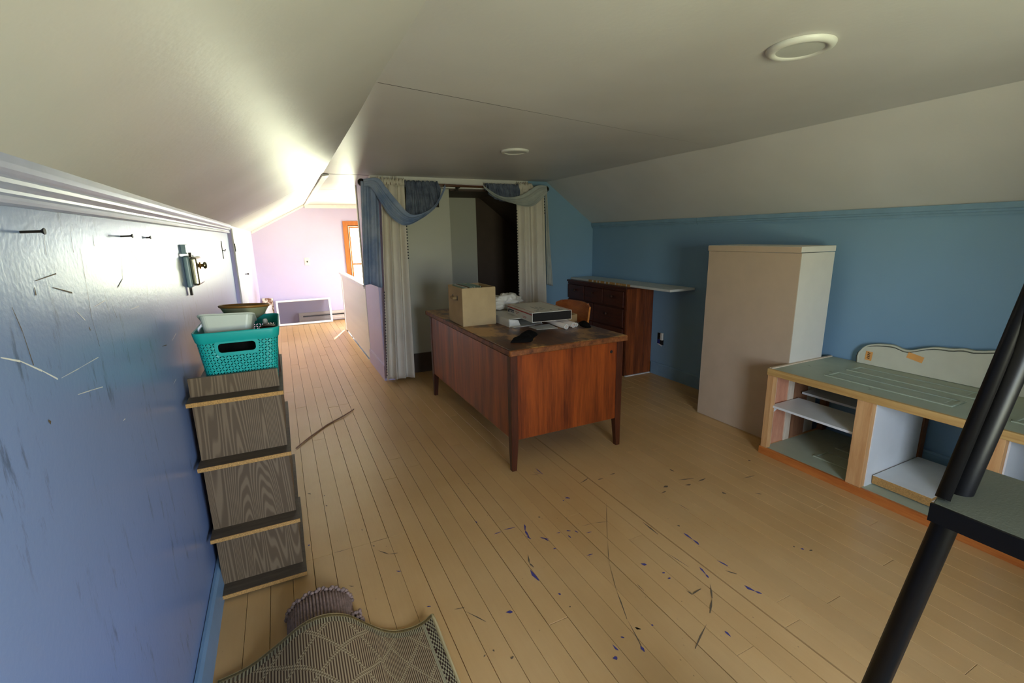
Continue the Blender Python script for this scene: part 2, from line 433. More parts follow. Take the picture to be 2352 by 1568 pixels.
def rug_mat():
    """flat-woven rug: fine ribs, trellis of diamonds, edge bands (UV in metres, u from right edge, v from far edge)"""
    m, t, b = new_mat('trellis_woven_rug')
    uv = t.nodes.new('ShaderNodeUVMap'); sp = t.nodes.new('ShaderNodeSeparateXYZ')
    t.links.new(uv.outputs[0], sp.inputs[0])
    u, v = sp.outputs[0], sp.outputs[1]
    vec = uv.outputs[0]
    wob = math_(t, 'MULTIPLY', math_(t, 'SUBTRACT', noise_(t, vec, 90, 2), 0.5), 0.012)
    rib = math_(t, 'SINE', math_(t, 'MULTIPLY', u, 2 * PI / 0.0078))
    rib = math_(t, 'MULTIPLY', math_(t, 'ADD', rib, 1.0), 0.5)
    tan_, brn = srgb(178, 152, 114), srgb(72, 50, 37)
    col = mixc(t, rib, brn, tan_)
    a = math_(t, 'ADD', math_(t, 'DIVIDE', u, 0.13), math_(t, 'DIVIDE', v, 0.15))
    c = math_(t, 'SUBTRACT', math_(t, 'DIVIDE', u, 0.13), math_(t, 'DIVIDE', v, 0.15))
    def line(x):
        f = math_(t, 'ABSOLUTE', math_(t, 'SUBTRACT', math_(t, 'FRACT', math_(t, 'ADD', x, wob)), 0.5))
        return math_(t, 'LESS_THAN', f, 0.065)
    tre = math_(t, 'MAXIMUM', line(a), line(c))
    ch = t.nodes.new('ShaderNodeTexChecker'); ch.inputs['Scale'].default_value = 170
    ch.inputs['Color1'].default_value = srgb(176, 154, 116); ch.inputs['Color2'].default_value = srgb(124, 102, 74)
    t.links.new(vec, ch.inputs['Vector'])
    col = mixc(t, tre, col, ch.outputs['Color'])
    # side band of dots with worn brown patches
    ch2 = t.nodes.new('ShaderNodeTexChecker'); ch2.inputs['Scale'].default_value = 95
    ch2.inputs['Color1'].default_value = srgb(62, 46, 36); ch2.inputs['Color2'].default_value = srgb(170, 156, 120)
    t.links.new(vec, ch2.inputs['Vector'])
    patch = math_(t, 'GREATER_THAN', noise_(t, vec, 17, 2), 0.58)
    band = mixc(t, patch, ch2.outputs['Color'], srgb(66, 46, 36))
    inb = math_(t, 'LESS_THAN', u, 0.072)
    col = mixc(t, inb, col, band)
    stripe = math_(t, 'LESS_THAN', math_(t, 'ABSOLUTE', math_(t, 'SUBTRACT', u, 0.080)), 0.007)
    col = mixc(t, stripe, col, srgb(158, 146, 112))
    # far border: crosswise ribs
    r2 = math_(t, 'GREATER_THAN', math_(t, 'FRACT', math_(t, 'DIVIDE', u, 0.0085)), 0.5)
    farb = mixc(t, r2, srgb(84, 68, 50), srgb(166, 152, 116))
    col = mixc(t, math_(t, 'MULTIPLY', math_(t, 'LESS_THAN', v, 0.035), math_(t, 'GREATER_THAN', u, 0.09)), col, farb)
    edge = math_(t, 'MAXIMUM', math_(t, 'LESS_THAN', v, 0.013), math_(t, 'LESS_THAN', u, 0.012))
    col = mixc(t, edge, col, srgb(156, 138, 98))
    t.links.new(col, b.inputs['Base Color'])
    setb(b, 0.95, 0, 0.1)
    bump(t, b, math_(t, 'ADD', rib, math_(t, 'MULTIPLY', tre, 0.8)), 0.5, 0.002)
    return m
M['rug'] = rug_mat()

# ---------------------------------------------------------------- geometry helpers
class MB:
    def __init__(s): s.v = []; s.f = []; s.uv = {}
    def box(s, x0, x1, y0, y1, z0, z1):
        n = len(s.v)
        s.v += [Vector(p) for p in ((x0, y0, z0), (x1, y0, z0), (x1, y1, z0), (x0, y1, z0), (x0, y0, z1), (x1, y0, z1), (x1, y1, z1), (x0, y1, z1))]
        s.f += [tuple(n + i for i in q) for q in ((0, 3, 2, 1), (4, 5, 6, 7), (0, 1, 5, 4), (1, 2, 6, 5), (2, 3, 7, 6), (3, 0, 4, 7))]
        return s
    def hexa(s, p):
        """eight points, bottom four then top four, both counter-clockwise from above"""
        n = len(s.v); s.v += [Vector(q) for q in p]
        s.f += [tuple(n + i for i in q) for q in ((0, 3, 2, 1), (4, 5, 6, 7), (0, 1, 5, 4), (1, 2, 6, 5), (2, 3, 7, 6), (3, 0, 4, 7))]
        return s
    def face(s, pts):
        n = len(s.v); s.v += [Vector(p) for p in pts]; s.f.append(tuple(range(n, n + len(pts)))); return s
    def prism(s, pts, d):
        """polygon extruded by the vector d"""
        d = Vector(d); n = len(s.v); k = len(pts)
        s.v += [Vector(p) for p in pts] + [Vector(p) + d for p in pts]
        s.f.append(tuple(n + i for i in reversed(range(k)))); s.f.append(tuple(n + k + i for i in range(k)))
        for i in range(k):
            j = (i + 1) % k
            s.f.append((n + i, n + j, n + k + j, n + k + i))
        return s
    def tube(s, path, r, seg=10, caps=True, rads=None):
        path = [Vector(p) for p in path]; n0 = len(s.v)
        up = None
        for i, p in enumerate(path):
            d = (path[min(i + 1, len(path) - 1)] - path[max(i - 1, 0)]).normalized()
            if up is None:
                up = Vector((0, 0, 1)) if abs(d.z) < 0.9 else Vector((1, 0, 0))
            a = d.cross(up).normalized(); b = a.cross(d).normalized(); up = b
            rr = rads[i] if rads else r
            for k in range(seg):
                t = 2 * PI * k / seg
                s.v.append(p + a * math.cos(t) * rr + b * math.sin(t) * rr)
        for i in range(len(path) - 1):
            for k in range(seg):
                k2 = (k + 1) % seg
                s.f.append((n0 + i * seg + k, n0 + i * seg + k2, n0 + (i + 1) * seg + k2, n0 + (i + 1) * seg + k))
        if caps:
            s.f.append(tuple(n0 + k for k in reversed(range(seg))))
            s.f.append(tuple(n0 + (len(path) - 1) * seg + k for k in range(seg)))
        return s
    def lathe(s, prof, c, axis=(0, 0, 1), seg=32, closed=False):
        """profile of (radius, height) turned about an axis through c"""
        ax = Vector(axis).normalized(); c = Vector(c)
        a = ax.orthogonal().normalized(); b = ax.cross(a)
        n0 = len(s.v)
        for (r, h) in prof:
            for k in range(seg):
                t = 2 * PI * k / seg
                s.v.append(c + ax * h + (a * math.cos(t) + b * math.sin(t)) * max(r, 1e-5))
        m = len(prof)
        for i in range(m if closed else m - 1):
            i2 = (i + 1) % m
            for k in range(seg):
                k2 = (k + 1) % seg
                s.f.append((n0 + i * seg + k, n0 + i * seg + k2, n0 + i2 * seg + k2, n0 + i2 * seg + k))
        return s
    def grid(s, nu, nv, fn, uv=None):
        n0 = len(s.v)
        for j in range(nv + 1):
            for i in range(nu + 1):
                s.v.append(Vector(fn(i / nu, j / nv)))
                if uv: s.uv[len(s.v) - 1] = uv(i / nu, j / nv)
        for j in range(nv):
            for i in range(nu):
                a = n0 + j * (nu + 1) + i
                s.f.append((a, a + 1, a + nu + 2, a + nu + 1))
        return s
    def ball(s, c, r, seg=12, ring=8):
        c = Vector(c); r = Vector(r) if hasattr(r, '__len__') else Vector((r, r, r))
        n0 = len(s.v)
        for j in range(ring + 1):
            ph = PI * j / ring
            for k in range(seg):
                t = 2 * PI * k / seg
                s.v.append(c + Vector((r.x * math.sin(ph) * math.cos(t), r.y * math.sin(ph) * math.sin(t), r.z * math.cos(ph))))
        for j in range(ring):
            for k in range(seg):
                k2 = (k + 1) % seg
                s.f.append((n0 + j * seg + k, n0 + (j + 1) * seg + k, n0 + (j + 1) * seg + k2, n0 + j * seg + k2))
        return s

def root_loc(o):
    while o.parent: o = o.parent
    return o
def obj(name, mb, mat, parent=None, smooth=False, bev=0.0, solid=0.0, bseg=1, local=False, soff=0.0):
    me = bpy.data.meshes.new(name)
    off = Vector((0, 0, 0))
    if parent is not None and not local:
        off = root_loc(parent).location
    me.from_pydata([tuple(p - off) for p in mb.v], [], mb.f)
    if mb.uv:
        ul = me.uv_layers.new(name='UVMap')
        for l in me.loops:
            ul.data[l.index].uv = mb.uv.get(l.vertex_index, (0, 0))
    bm = bmesh.new(); bm.from_mesh(me)
    if not mb.uv: bmesh.ops.remove_doubles(bm, verts=bm.verts, dist=1e-6)
    bmesh.ops.recalc_face_normals(bm, faces=bm.faces)
    if bev:
        ed = [e_ for e_ in bm.edges if len(e_.link_faces) == 2 and e_.calc_face_angle(0) > 0.5]
        bmesh.ops.bevel(bm, geom=ed, offset=bev, segments=bseg, affect='EDGES', profile=0.5, clamp_overlap=True)
    bm.to_mesh(me); bm.free()
    if smooth:
        me.polygons.foreach_set('use_smooth', [True] * len(me.polygons))
    o = bpy.data.objects.new(name, me)
    C.objects.link(o)
    if mat is not None: me.materials.append(M[mat] if isinstance(mat, str) else mat)
    if solid:
        md = o.modifiers.new('solid', 'SOLIDIFY'); md.thickness = solid; md.offset = soff
    if parent is not None: o.parent = parent
    return o
def tag(o, label, cat=None, group=None, kind=None):
    if label: o['label'] = label
    if cat: o['category'] = cat
    if group: o['group'] = group
    if kind: o['kind'] = kind
    return o
def thing(name, label, cat, loc=(0, 0, 0), rot=(0, 0, 0), group=None):
    o = bpy.data.objects.new(name, None); C.objects.link(o)
    o.empty_display_size = 0.05
    o.location = loc; o.rotation_euler = rot
    return tag(o, label, cat, group)
def struct(name, mb, mat, label=None, **kw):
    o = obj(name, mb, mat, **kw)
    o['kind'] = 'structure'
    if label: o['label'] = label
    return o
def B(*a): return MB().box(*a)
def share(name, src, parent, loc):
    o = bpy.data.objects.new(name, src.data); C.objects.link(o)
    o.parent = parent; o.location = loc
    return o
def catmull(pts, n):
    """smooth closed-form curve through points, n samples per span"""
    pts = [Vector(p) for p in pts]; out = []
    for i in range(len(pts) - 1):
        p0 = pts[max(i - 1, 0)]; p1 = pts[i]; p2 = pts[i + 1]; p3 = pts[min(i + 2, len(pts) - 1)]
        for k in range(n):
            t = k / n
            out.append(0.5 * ((2 * p1) + (p2 - p0) * t + (2 * p0 - 5 * p1 + 4 * p2 - p3) * t * t + (3 * p1 - p0 - 3 * p2 + p3) * t ** 3))
    out.append(pts[-1])
    return out
def curve_fn(pts, n=12):
    c = catmull(pts, n)
    def f(u):
        x = max(0, min(1, u)) * (len(c) - 1); i = min(int(x), len(c) - 2)
        return c[i].lerp(c[i + 1], x - i)
    return f

# ================================================================ THE SETTING
# ---- floor: dark subfloor and painted boards
STAIR_X, STAIR_Y0, STAIR_Y1 = 0.86, 5.56, 7.66
fl = MB().box(XL - 0.1, XR + 0.1, YN - 0.1, STAIR_Y0, -0.06, -0.018).box(XL - 0.1, STAIR_X, STAIR_Y0, YF + 0.1, -0.06, -0.018)
fl.box(STAIR_X, 2.3, STAIR_Y1, YF + 0.1, -0.06, -0.018)
floor = struct('floor', fl, 'subfloor', 'tan painted board floor of the attic, scuffed and flecked with purple')
PITCH = 0.0837
def plank(x0, x1, y0, y1):
    g = random.choice([.0004, .0007, .0012])
    dz = random.uniform(-0.0007, 0.0004)
    obj('floor_board', B(x0 + g, x1 - g, y0 + g, y1 - g, -0.018, dz), 'plank', floor, bev=0.0009)
for k in range(-8, 37):
    x0 = 0.236 + PITCH * k; x1 = x0 + PITCH
    if k == 14: x1 -= 0.005
    x0c, x1c = max(x0, XL), min(x1, XR)
    if x1c - x0c < 0.01: continue
    yend = YF if x1 <= STAIR_X + 0.02 else STAIR_Y0
    cuts = [YN]
    if k in (-4, -3, -1, 0, 1): cuts.append(2.046)
    elif k % 3 == 0: cuts.append(random.choice([0.85, 1.25, 3.25, 2.85]))
    else: cuts.append(random.uniform(0.1, 3.6))
    while cuts[-1] < yend - 1.6:
        cuts.append(cuts[-1] + random.uniform(1.5, 2.8))
    cuts = [c for c in cuts if c < yend - 0.4] + [yend]
    for a_, b_ in zip(cuts, cuts[1:]):
        plank(x0c, x1c, a_, b_)
    if x1 > STAIR_X + 0.02 and x0 < 2.25:
        plank(x0c, min(x1c, 2.3), STAIR_Y1, YF)

# flecks of purple paint and dark scuffs that lie flat on the boards
def strokes(name, mat, lst, lift):
    mb = MB()
    for s in lst:
        pts = [PZ(p[0], p[1], 0) for p in s[0]]
        wd = s[1]
        for a_, b_ in zip(pts, pts[1:]):
            d = (b_ - a_); n = Vector((-d.y, d.x, 0)).normalized() * wd
            j = lambda: random.uniform(0.55, 1.2)
            m_ = a_.lerp(b_, random.uniform(0.3, 0.7)) + n * random.uniform(-0.5, 0.5)
            up = Vector((0, 0, lift))
            mb.face([a_ + up, m_ - n * j() + up, b_ - n * 0.3 + up, b_ + n * 0.3 + up, m_ + n * j() + up])
    o = obj(name, mb, mat, floor); o['kind'] = 'stuff'
    return o
c7 = lambda *q: [(1100 + a / 2.94, 1000 + b / 2.94) for a, b in q]
c6 = lambda *q: [(680 + a / 2.868, 1050 + b / 2.868) for a, b in q]
P_ = [(c7((380, 220), (432, 262)), .004), (c7((432, 262), (372, 250)), .002), (c7((165, 638), (245, 620)), .004), (c7((102, 668), (150, 650)), .003),
      (c7((305, 598), (312, 640), (340, 690)), .006), (c7((320, 680), (352, 700)), .006), (c7((410, 688), (470, 700)), .006),
      (c7((440, 690), (470, 712)), .005), (c7((500, 768), (522, 762)), .004), (c7((345, 905), (405, 980)), .008), (c7((532, 1068), (552, 1076)), .006),
      (c7((180, 1195), (228, 1192)), .007), (c7((1380, 658), (1440, 700), (1486, 738)), .006), (c7((1605, 842), (1680, 882)), .007), (c7((1488, 888), (1530, 935), (1550, 962)), .005),
      (c7((1790, 1010), (1860, 1050), (1910, 1068)), .007), (c7((1275, 970), (1292, 960)), .006), (c7((1235, 930), (1255, 925)), .004), (c7((725, 812), (770, 800)), .003),
      (c7((520, 660), (550, 655)), .004), (c7((590, 640), (620, 645)), .005), (c7((645, 640), (670, 655)), .005), (c7((600, 672), (622, 692)), .004), (c7((720, 660), (760, 650)), .003),
      (c7((1090, 865), (1132, 872)), .007), (c7((1660, 1320), (1700, 1358)), .004), (c7((1090, 1420), (1118, 1460)), .006), (c7((955, 1362), (982, 1366)), .005), (c7((900, 1410), (942, 1452)), .004),
      (c7((2170, 765), (2195, 770)), .006), (c7((1165, 1275), (1178, 1284)), .006), (c7((565, 436), (576, 440)), .006), (c7((580, 424), (615, 424)), .009),
      (c6((655, 748), (690, 752)), .003), (c6((2085, 1325), (2115, 1318)), .01), (c6((1180, 420), (1192, 432)), .005), (c6((80, 578), (92, 580)), .006), (c6((860, 988), (888, 982)), .004)]
K_ = [(c7((1285, 225), (1318, 243)), .006), (c7((1335, 605), (1356, 614)), .006), (c7((1860, 388), (1908, 396)), .005), (c7((1815, 165), (1835, 172)), .008), (c7((1055, 1296), (1092, 1306)), .005),
      (c7((860, 450), (868, 700), (880, 860), (930, 1050)), .0016), (c7((930, 1050), (1000, 1240), (1110, 1450)), .003), (c7((690, 612), (780, 590), (870, 582)), .0016),
      (c7((1245, 350), (1275, 340)), .012), (c7((1340, 300), (1450, 290)), .006), (c7((1390, 335), (1430, 330)), .007), (c7((1230, 390), (1262, 375)), .006), (c7((1480, 310), (1530, 290)), .005),
      (c7((680, 325), (735, 290)), .005), (c7((880, 265), (918, 255)), .006), (c7((800, 300), (840, 290)), .004), (c7((340, 265), (400, 265)), .003), (c7((1100, 580), (1210, 668)), .004),
      (c7((1400, 1045), (1440, 1075), (1500, 1035)), .004), (c7((1660, 910), (1740, 935)), .006), (c7((1560, 1000), (1575, 1100), (1560, 1200)), .005), (c7((1540, 1270), (1460, 1440)), .004),
      (c7((330, 800), (340, 860), (372, 890)), .004), (c7((1345, 460), (1420, 505)), .0018), (c7((1265, 790), (1420, 890)), .0018), (c7((1065, 1000), (1115, 1048)), .002), (c7((1780, 290), (1860, 270)), .003),
      (c7((1640, 380), (1670, 395)), .008), (c7((2230, 780), (2250, 772)), .006), (c7((2120, 745), (2130, 755)), .006), (c7((400, 550), (415, 552)), .005), (c7((610, 1155), (620, 1158)), .005),
      (c6((1040, 1002), (1110, 988)), .003), (c6((1110, 1012), (1252, 1084)), .002), (c6((535, 612), (610, 638), (670, 630)), .003), (c6((490, 562), (605, 530)), .0016), (c6((243, 632), (362, 598)), .0016),
      (c6((185, 250), (188, 256)), .004), (c6((195, 315), (205, 322)), .005), (c6((75, 240), (98, 242)), .005), (c6((505, 580), (518, 585)), .004), (c6((345, 845), (380, 850)), .004),
      (c6((1238, 1304), (1246, 1308)), .006), (c6((1295, 1275), (1305, 1268)), .005), (c6((1415, 1330), (1432, 1312)), .006), (c6((2230, 1120), (2270, 1135)), .004), (c6((1130, 172), (1142, 176)), .004), (c6((430, 475), (436, 482)), .004)]
strokes('purple_paint_marks', 'purple_paint', P_, 0.0012)
strokes('dark_scuff_marks', 'scuff', K_, 0.0009)

# ---- ceiling shell and its panels
xb = lambda y: 0.375 + 0.0115 * y
shell = MB()
cs_in = [(-0.52, 1.475), (0.36, 1.968), (2.71, 1.968), (3.46, 1.432)]
cs = cs_in + [(x, z + 0.09) for x, z in reversed(cs_in)]
shell.prism([(x, YN - 0.12, z) for x, z in cs], (0, YF - YN + 0.24, 0))
ceiling = struct('ceiling', shell, 'gap', 'off-white painted attic ceiling with sloping sides')
def cpanel(fn, nu=6, nv=10, smooth=True):
    return obj('ceiling_panel', MB().grid(nu, nv, fn), 'ceiling', ceiling, smooth=smooth)
def crease(x): return 1.80 + 0.215 * x
def flatA(u, v):
    x = xb(1) - 0.01 + u * (2.70 - xb(1)); y = YN + v * (crease(x) - YN)
    return (x + (xb(y) - xb(1)) * (1 - u), y, ZC - 0.006 * max(0, (v - 0.7) / 0.3) ** 2)
def flatB(u, v):
    x = xb(3) - 0.01 + u * (2.70 - xb(3)); y0 = crease(x); y = y0 + v * (4.598 - y0)
    return (x + (xb(y) - xb(3)) * (1 - u), y, ZC - 0.006 * max(0, 1 - v / 0.25) ** 2)
cpanel(flatA, 12, 16); cpanel(flatB, 12, 24)
for (ya, yb_) in ((4.615, 6.02), (6.032, 7.392), (7.402, YF)):
    cpanel(lambda u, v, a_=ya, b_=yb_: (xb(a_) + 0.02 + u * (2.70 - xb(a_)), a_ + v * (b_ - a_), ZC - 0.001), 2, 2)
def slopeL(ya, yb_, kx):
    def f(u, v):
        y = ya + v * (yb_ - ya); x = kx + u * (xb(y) + 0.004 - kx)
        z = KL + (ZC - KL) * (x - XL) / (xb(y) - XL) + 0.0025 * math.sin(y * 2.1 + x * 4) * math.sin(PI * u)
        return (x, y, z)
    cpanel(f, 8, 24)
slopeL(YN, 4.80, XL - 0.03); slopeL(4.806, YF, XL - 0.03)
mR = (ZC - KR) / (XR - 2.69)
def slopeR(ya, yb_):
    cpanel(lambda u, v: (2.69 + u * (XR + 0.04 - 2.69), ya + v * (yb_ - ya), ZC - u * (XR + 0.04 - 2.69) * mR), 6, 16)
slopeR(YN, YF)
# white batten along the break beyond the partition, and the ragged board edge above it
struct('trim_1', MB().hexa([(xb(4.7) - .005, 4.62, ZC - .02), (xb(4.7) + .05, 4.62, ZC - .012), (xb(8.6) + .05, YF - .01, ZC - .012), (xb(8.6) - .005, YF - .01, ZC - .02),
                            (xb(4.7) - .005, 4.62, ZC - .002), (xb(4.7) + .05, 4.62, ZC - .002), (xb(8.6) + .05, YF - .01, ZC - .002), (xb(8.6) - .005, YF - .01, ZC - .002)]), 'white', 'white batten along the ceiling break beyond the curtains')
d_ = Vector((xb(8.6) - XL, 0, ZC - KL))
struct('trim_2', MB().prism([(-.345, YF - .02, KL + .012), (xb(8.6), YF - .02, ZC - .004), (xb(8.6), YF - .02, ZC - .035), (-.345, YF - .02, KL - .02)], (0, .018, 0)), 'white', 'cream strip where the slope meets the lavender gable')
struct('trim_3', B(xb(8.6), 2.69, YF - .03, YF - .004, ZC - .06, ZC - .004), 'white', 'cream strip along the top of the lavender gable')

# ---- walls
struct('wall_left', B(XL - 0.12, XL, YN - 0.1, 4.84, -0.06, KL + 0.02), 'blue_left', 'periwinkle blue knee wall, scratched, under the slope')
prof = [(0, 1.458), (.012, 1.458), (.016, 1.461), (.018, 1.466), (.018, 1.471), (.015, 1.476), (.016, 1.481), (.020, 1.486), (.024, 1.490), (.026, 1.496), (.025, 1.500), (.028, 1.504), (.031, 1.509), (.032, 1.518), (.032, 1.535), (0, 1.535)]
struct('trim_4', MB().prism([(XL + x, YN, z) for x, z in prof], (0, 3.40 - YN, 0)).prism([(XL + x, 3.403, z) for x, z in prof], (0, 4.84 - 3.403, 0)), 'peri_trim', 'ridged lavender moulding along the top of the scratched knee wall')
bp = [(0, 0), (.027, 0), (.027, .012), (.024, .055), (.020, .095), (.012, .108), (.003, .108), (.003, .100), (0, .100)]
struct('baseboard_left', MB().prism([(XL + x, YN, z) for x, z in bp], (0, 4.84 - YN, 0)), 'base_left', 'rounded blue baseboard under the scratched knee wall')
# far part of the left side: dark joint, white door board, pale wall
struct('wall_left_far', B(-0.45, -0.350, 4.852, YF, -0.06, KL + 0.03), 'lavender', 'pale lavender knee wall at the bright end')
dr = struct('door_1', B(-0.352, -0.338, 4.862, 5.70, 0.0, 1.50), 'white', 'white board door set into the pale knee wall', bev=.003)
obj('hinge', MB().tube([(-.334, 4.868, 1.30), (-.334, 4.868, 1.37)], .006, 8).box(-.338, -.335, 4.87, 4.90, 1.30, 1.37), 'brass', dr)
obj('hinge', MB().tube([(-.334, 4.868, .30), (-.334, 4.868, .37)], .006, 8).box(-.338, -.335, 4.87, 4.90, .30, .37), 'brass', dr)
obj('pull', MB().tube([(-.338, 5.69, 1.05), (-.31, 5.69, 1.05)], .004, 8).ball((-.308, 5.69, 1.05), .009), 'iron', dr)

struct('wall_right', B(XR, XR + 0.12, YN - 0.1, STAIR_Y0, -0.06, KR + 0.03), 'blue', 'blue knee wall behind the cabinet and bench')
pr = [(0, 1.462), (.012, 1.462), (.014, 1.474), (.020, 1.478), (.020, 1.488), (.027, 1.492), (.027, 1.520), (0, 1.520)]
struct('trim_5', MB().prism([(XR - x, YN, z) for x, z in pr], (0, 3.05 - YN, 0)).prism([(XR - x, 3.053, z) for x, z in pr], (0, YP - 3.053, 0)), 'blue_trim', 'grooved blue moulding along the top of the blue knee wall')
struct('baseboard_right', MB().prism([(XR - x, YN, z) for x, z in ((0, 0), (.016, 0), (.016, .112), (.010, .122), (0, .124))], (0, 3.53 - YN, 0)), 'blue_trim', 'flat blue baseboard under the blue knee wall')

def gable(name, y0, y1, W, mat, label, zb=-0.06):
    x0, x1, z0, z1 = W
    L, Rr = XL - 0.12, XR + 0.12
    zt = lambda x: min(ZC + .02, 1.511 + .02 + (x - XL) * .555, KR + .02 + (XR - x) * .721)
    mb = MB()
    def pr_(pts): mb.prism([(x, y0, z) for x, z in pts], (0, y1 - y0, 0))
    pr_([(L, zb), (x0, zb), (x0, zt(x0)), (.43, ZC + .02), (L, zt(L))] if x0 > .43 else [(L, zb), (x0, zb), (x0, zt(x0)), (L, zt(L))])
    pr_([(x1, zb), (Rr, zb), (Rr, zt(Rr)), (2.69, ZC + .02), (x1, zt(x1))])
    pr_([(x0, zb), (x1, zb), (x1, z0), (x0, z0)])
    pr_([(x0, z1), (x1, z1), (x1, zt(x1)), (.43, ZC + .02), (x0, zt(x0))] if x0 < .43 else [(x0, z1), (x1, z1), (x1, zt(x1)), (x0, zt(x0))])
    return struct(name, mb, mat, label)
gable('wall_far', YF, YF + 0.12, W1, 'lavender', 'lavender gable wall with the sash window', -2.6)
gable('wall_near', YN - 0.12, YN, W2, 'blue', 'blue gable wall with the window that lights the room')

def sash_window(name, W, yin, yout, label, out):
    """wood casing, stops, two sashes and their panes; yin is the room face, out the direction outwards"""
    x0, x1, z0, z1 = W
    s = 1 if out > 0 else -1
    def yb(a, b): return (min(yin + s * a, yin + s * b), max(yin + s * a, yin + s * b))
    def frame(wd, a, b, X0, X1, Z0, Z1):
        y0, y1 = yb(a, b)
        return MB().box(X0, X0 + wd, y0, y1, Z0, Z1).box(X1 - wd, X1, y0, y1, Z0, Z1).box(X0 + wd, X1 - wd, y0, y1, Z0, Z0 + wd).box(X0 + wd, X1 - wd, y0, y1, Z1 - wd, Z1)
    o = struct(name, frame(.075, -.022, 0.0, x0 - .085, x1 + .085, z0 - .085, z1 + .085), 'oak_trim', label)
    obj('jamb', frame(.02, .0, .11, x0 - .012, x1 + .012, z0 - .012, z1 + .012), 'white', o)
    zm = (z0 + z1) / 2
    up = obj('sash', frame(.03, .055, .085, x0 + .008, x1 - .008, zm - .012, z1 - .006), 'oak_trim', o)
    lo = obj('sash', frame(.03, .022, .052, x0 + .008, x1 - .008, z0 + .006, zm + .016), 'oak_trim', o)
    y0, y1 = yb(.068, .071)
    obj('pane', B(x0 + .03, x1 - .03, y0, y1, zm, z1 - .02), 'pane', up)
    y0, y1 = yb(.035, .038)
    obj('pane', B(x0 + .03, x1 - .03, y0, y1, z0 + .02, zm), 'pane', lo)
    y0, y1 = yb(-.06, .02)
    obj('sill', B(x0 - .10, x1 + .10, y0, y1, z0 - .035, z0 - .005), 'oak_trim', o, bev=.004)
    return o
sash_window('window_1', W1, YF, YF + .12, 'varnished wood sash window above the stair', 1)
sash_window('window_2', W2, YN, YN - .12, 'varnished wood sash window in the near gable', -1)

# ---- partition with the curtained opening, closet and stairwell
OX0, OX1, OZ = 0.93, 2.46, 1.862
struct('wall_partition', MB().prism([(OX1, YP, -.06), (XR + .1, YP, -.06), (XR + .1, YP, KR - .05), (2.69, YP, ZC + .02), (OX1, YP, ZC + .02)], (0, .09, 0)), 'blue', 'blue partition wall beside the right curtain')
struct('trim_6', B(.83, OX1, YP, YP + .09, OZ, ZC + .004), 'white_wall', 'white header board above the curtain rod')
struct('wall_closet', MB().box(.83, OX0, YP, YP + .09, -.06, OZ).box(.83, .90, YP + .09, 5.42, -.06, ZC + .01), 'lavender', 'lavender closet side wall behind the blue scarf')
struct('baseboard_closet', MB().box(.815, .83, YP - .004, 5.42, 0, .145).box(.818, .83, YP - .002, 5.42, .145, .155), 'lavender', 'lavender baseboard at the foot of the closet side wall')
struct('trim_7', B(.822, .838, YP - .012, YP + .03, .155, 1.86), 'lavender', 'flat corner strip on the closet side wall')
struct('wall_chase', B(.90, 1.625, 4.742, 5.50, -.06, ZC), 'closet_white', 'off-white boxed chase inside the curtained closet')
struct('baseboard_chase', B(.93, 1.627, 4.722, 4.742, 0, .205), 'closet_brown', 'tall brown baseboard at the foot of the off-white chase', bev=.003)
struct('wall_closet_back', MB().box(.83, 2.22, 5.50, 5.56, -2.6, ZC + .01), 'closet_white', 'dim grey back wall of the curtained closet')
struct('wall_closet_shade', MB().box(2.22, XR + .1, 5.496, 5.56, -2.6, ZC + .01), 'closet_brown', 'right part of the closet back wall, coloured dark brown for its shadow')  # right part of the back wall, closet shadow painted in as dark brown
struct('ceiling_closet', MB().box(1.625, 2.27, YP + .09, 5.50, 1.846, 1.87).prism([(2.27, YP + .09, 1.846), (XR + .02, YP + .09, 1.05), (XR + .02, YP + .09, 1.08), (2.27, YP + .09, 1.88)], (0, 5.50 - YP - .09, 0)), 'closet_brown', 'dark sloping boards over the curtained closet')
a0, a1, b0, b1 = W3
struct('wall_stair', MB().box(2.30, 2.38, 5.56, a0, -2.6, ZC + .01).box(2.30, 2.38, a1, YF, -2.6, ZC + .01).box(2.30, 2.38, a0, a1, -2.6, b0).box(2.30, 2.38, a0, a1, b1, ZC + .01), 'white_wall', 'white side wall of the stairwell')
w3 = struct('window_3', MB().box(2.278, 2.30, a0 - .08, a0, b0 - .08, b1 + .08).box(2.278, 2.30, a1, a1 + .08, b0 - .08, b1 + .08).box(2.278, 2.30, a0, a1, b1, b1 + .08).box(2.26, 2.30, a0, a1, b0 - .03, b0), 'oak_trim', 'wide dormer window lighting the stairwell')
am = (a0 + a1) / 2
for (q0, q1) in ((a0, am), (am, a1)):
    sh = obj('sash', MB().box(2.32, 2.35, q0 + .003, q0 + .04, b0, b1).box(2.32, 2.35, q1 - .04, q1 - .003, b0, b1).box(2.32, 2.35, q0 + .04, q1 - .04, b0, b0 + .04).box(2.32, 2.35, q0 + .04, q1 - .04, b1 - .04, b1), 'oak_trim', w3)
    obj('pane', B(2.333, 2.336, q0 + .04, q1 - .04, b0 + .04, b1 - .04), 'pane', sh)
struct('wall_stair_left', B(STAIR_X - .02, STAIR_X, 5.56, STAIR_Y1, -2.6, -.06), 'white_wall', 'white stairwell wall below the landing')
struct('floor_stair', B(.83, 2.38, 5.56, YF, -2.66, -2.6), 'subfloor', 'dark floor at the foot of the stairwell')
struct('wall_stair_end', B(.83, 2.38, STAIR_Y1, STAIR_Y1 + .05, -2.6, -.06), 'white_wall', 'white stairwell end wall below the landing')

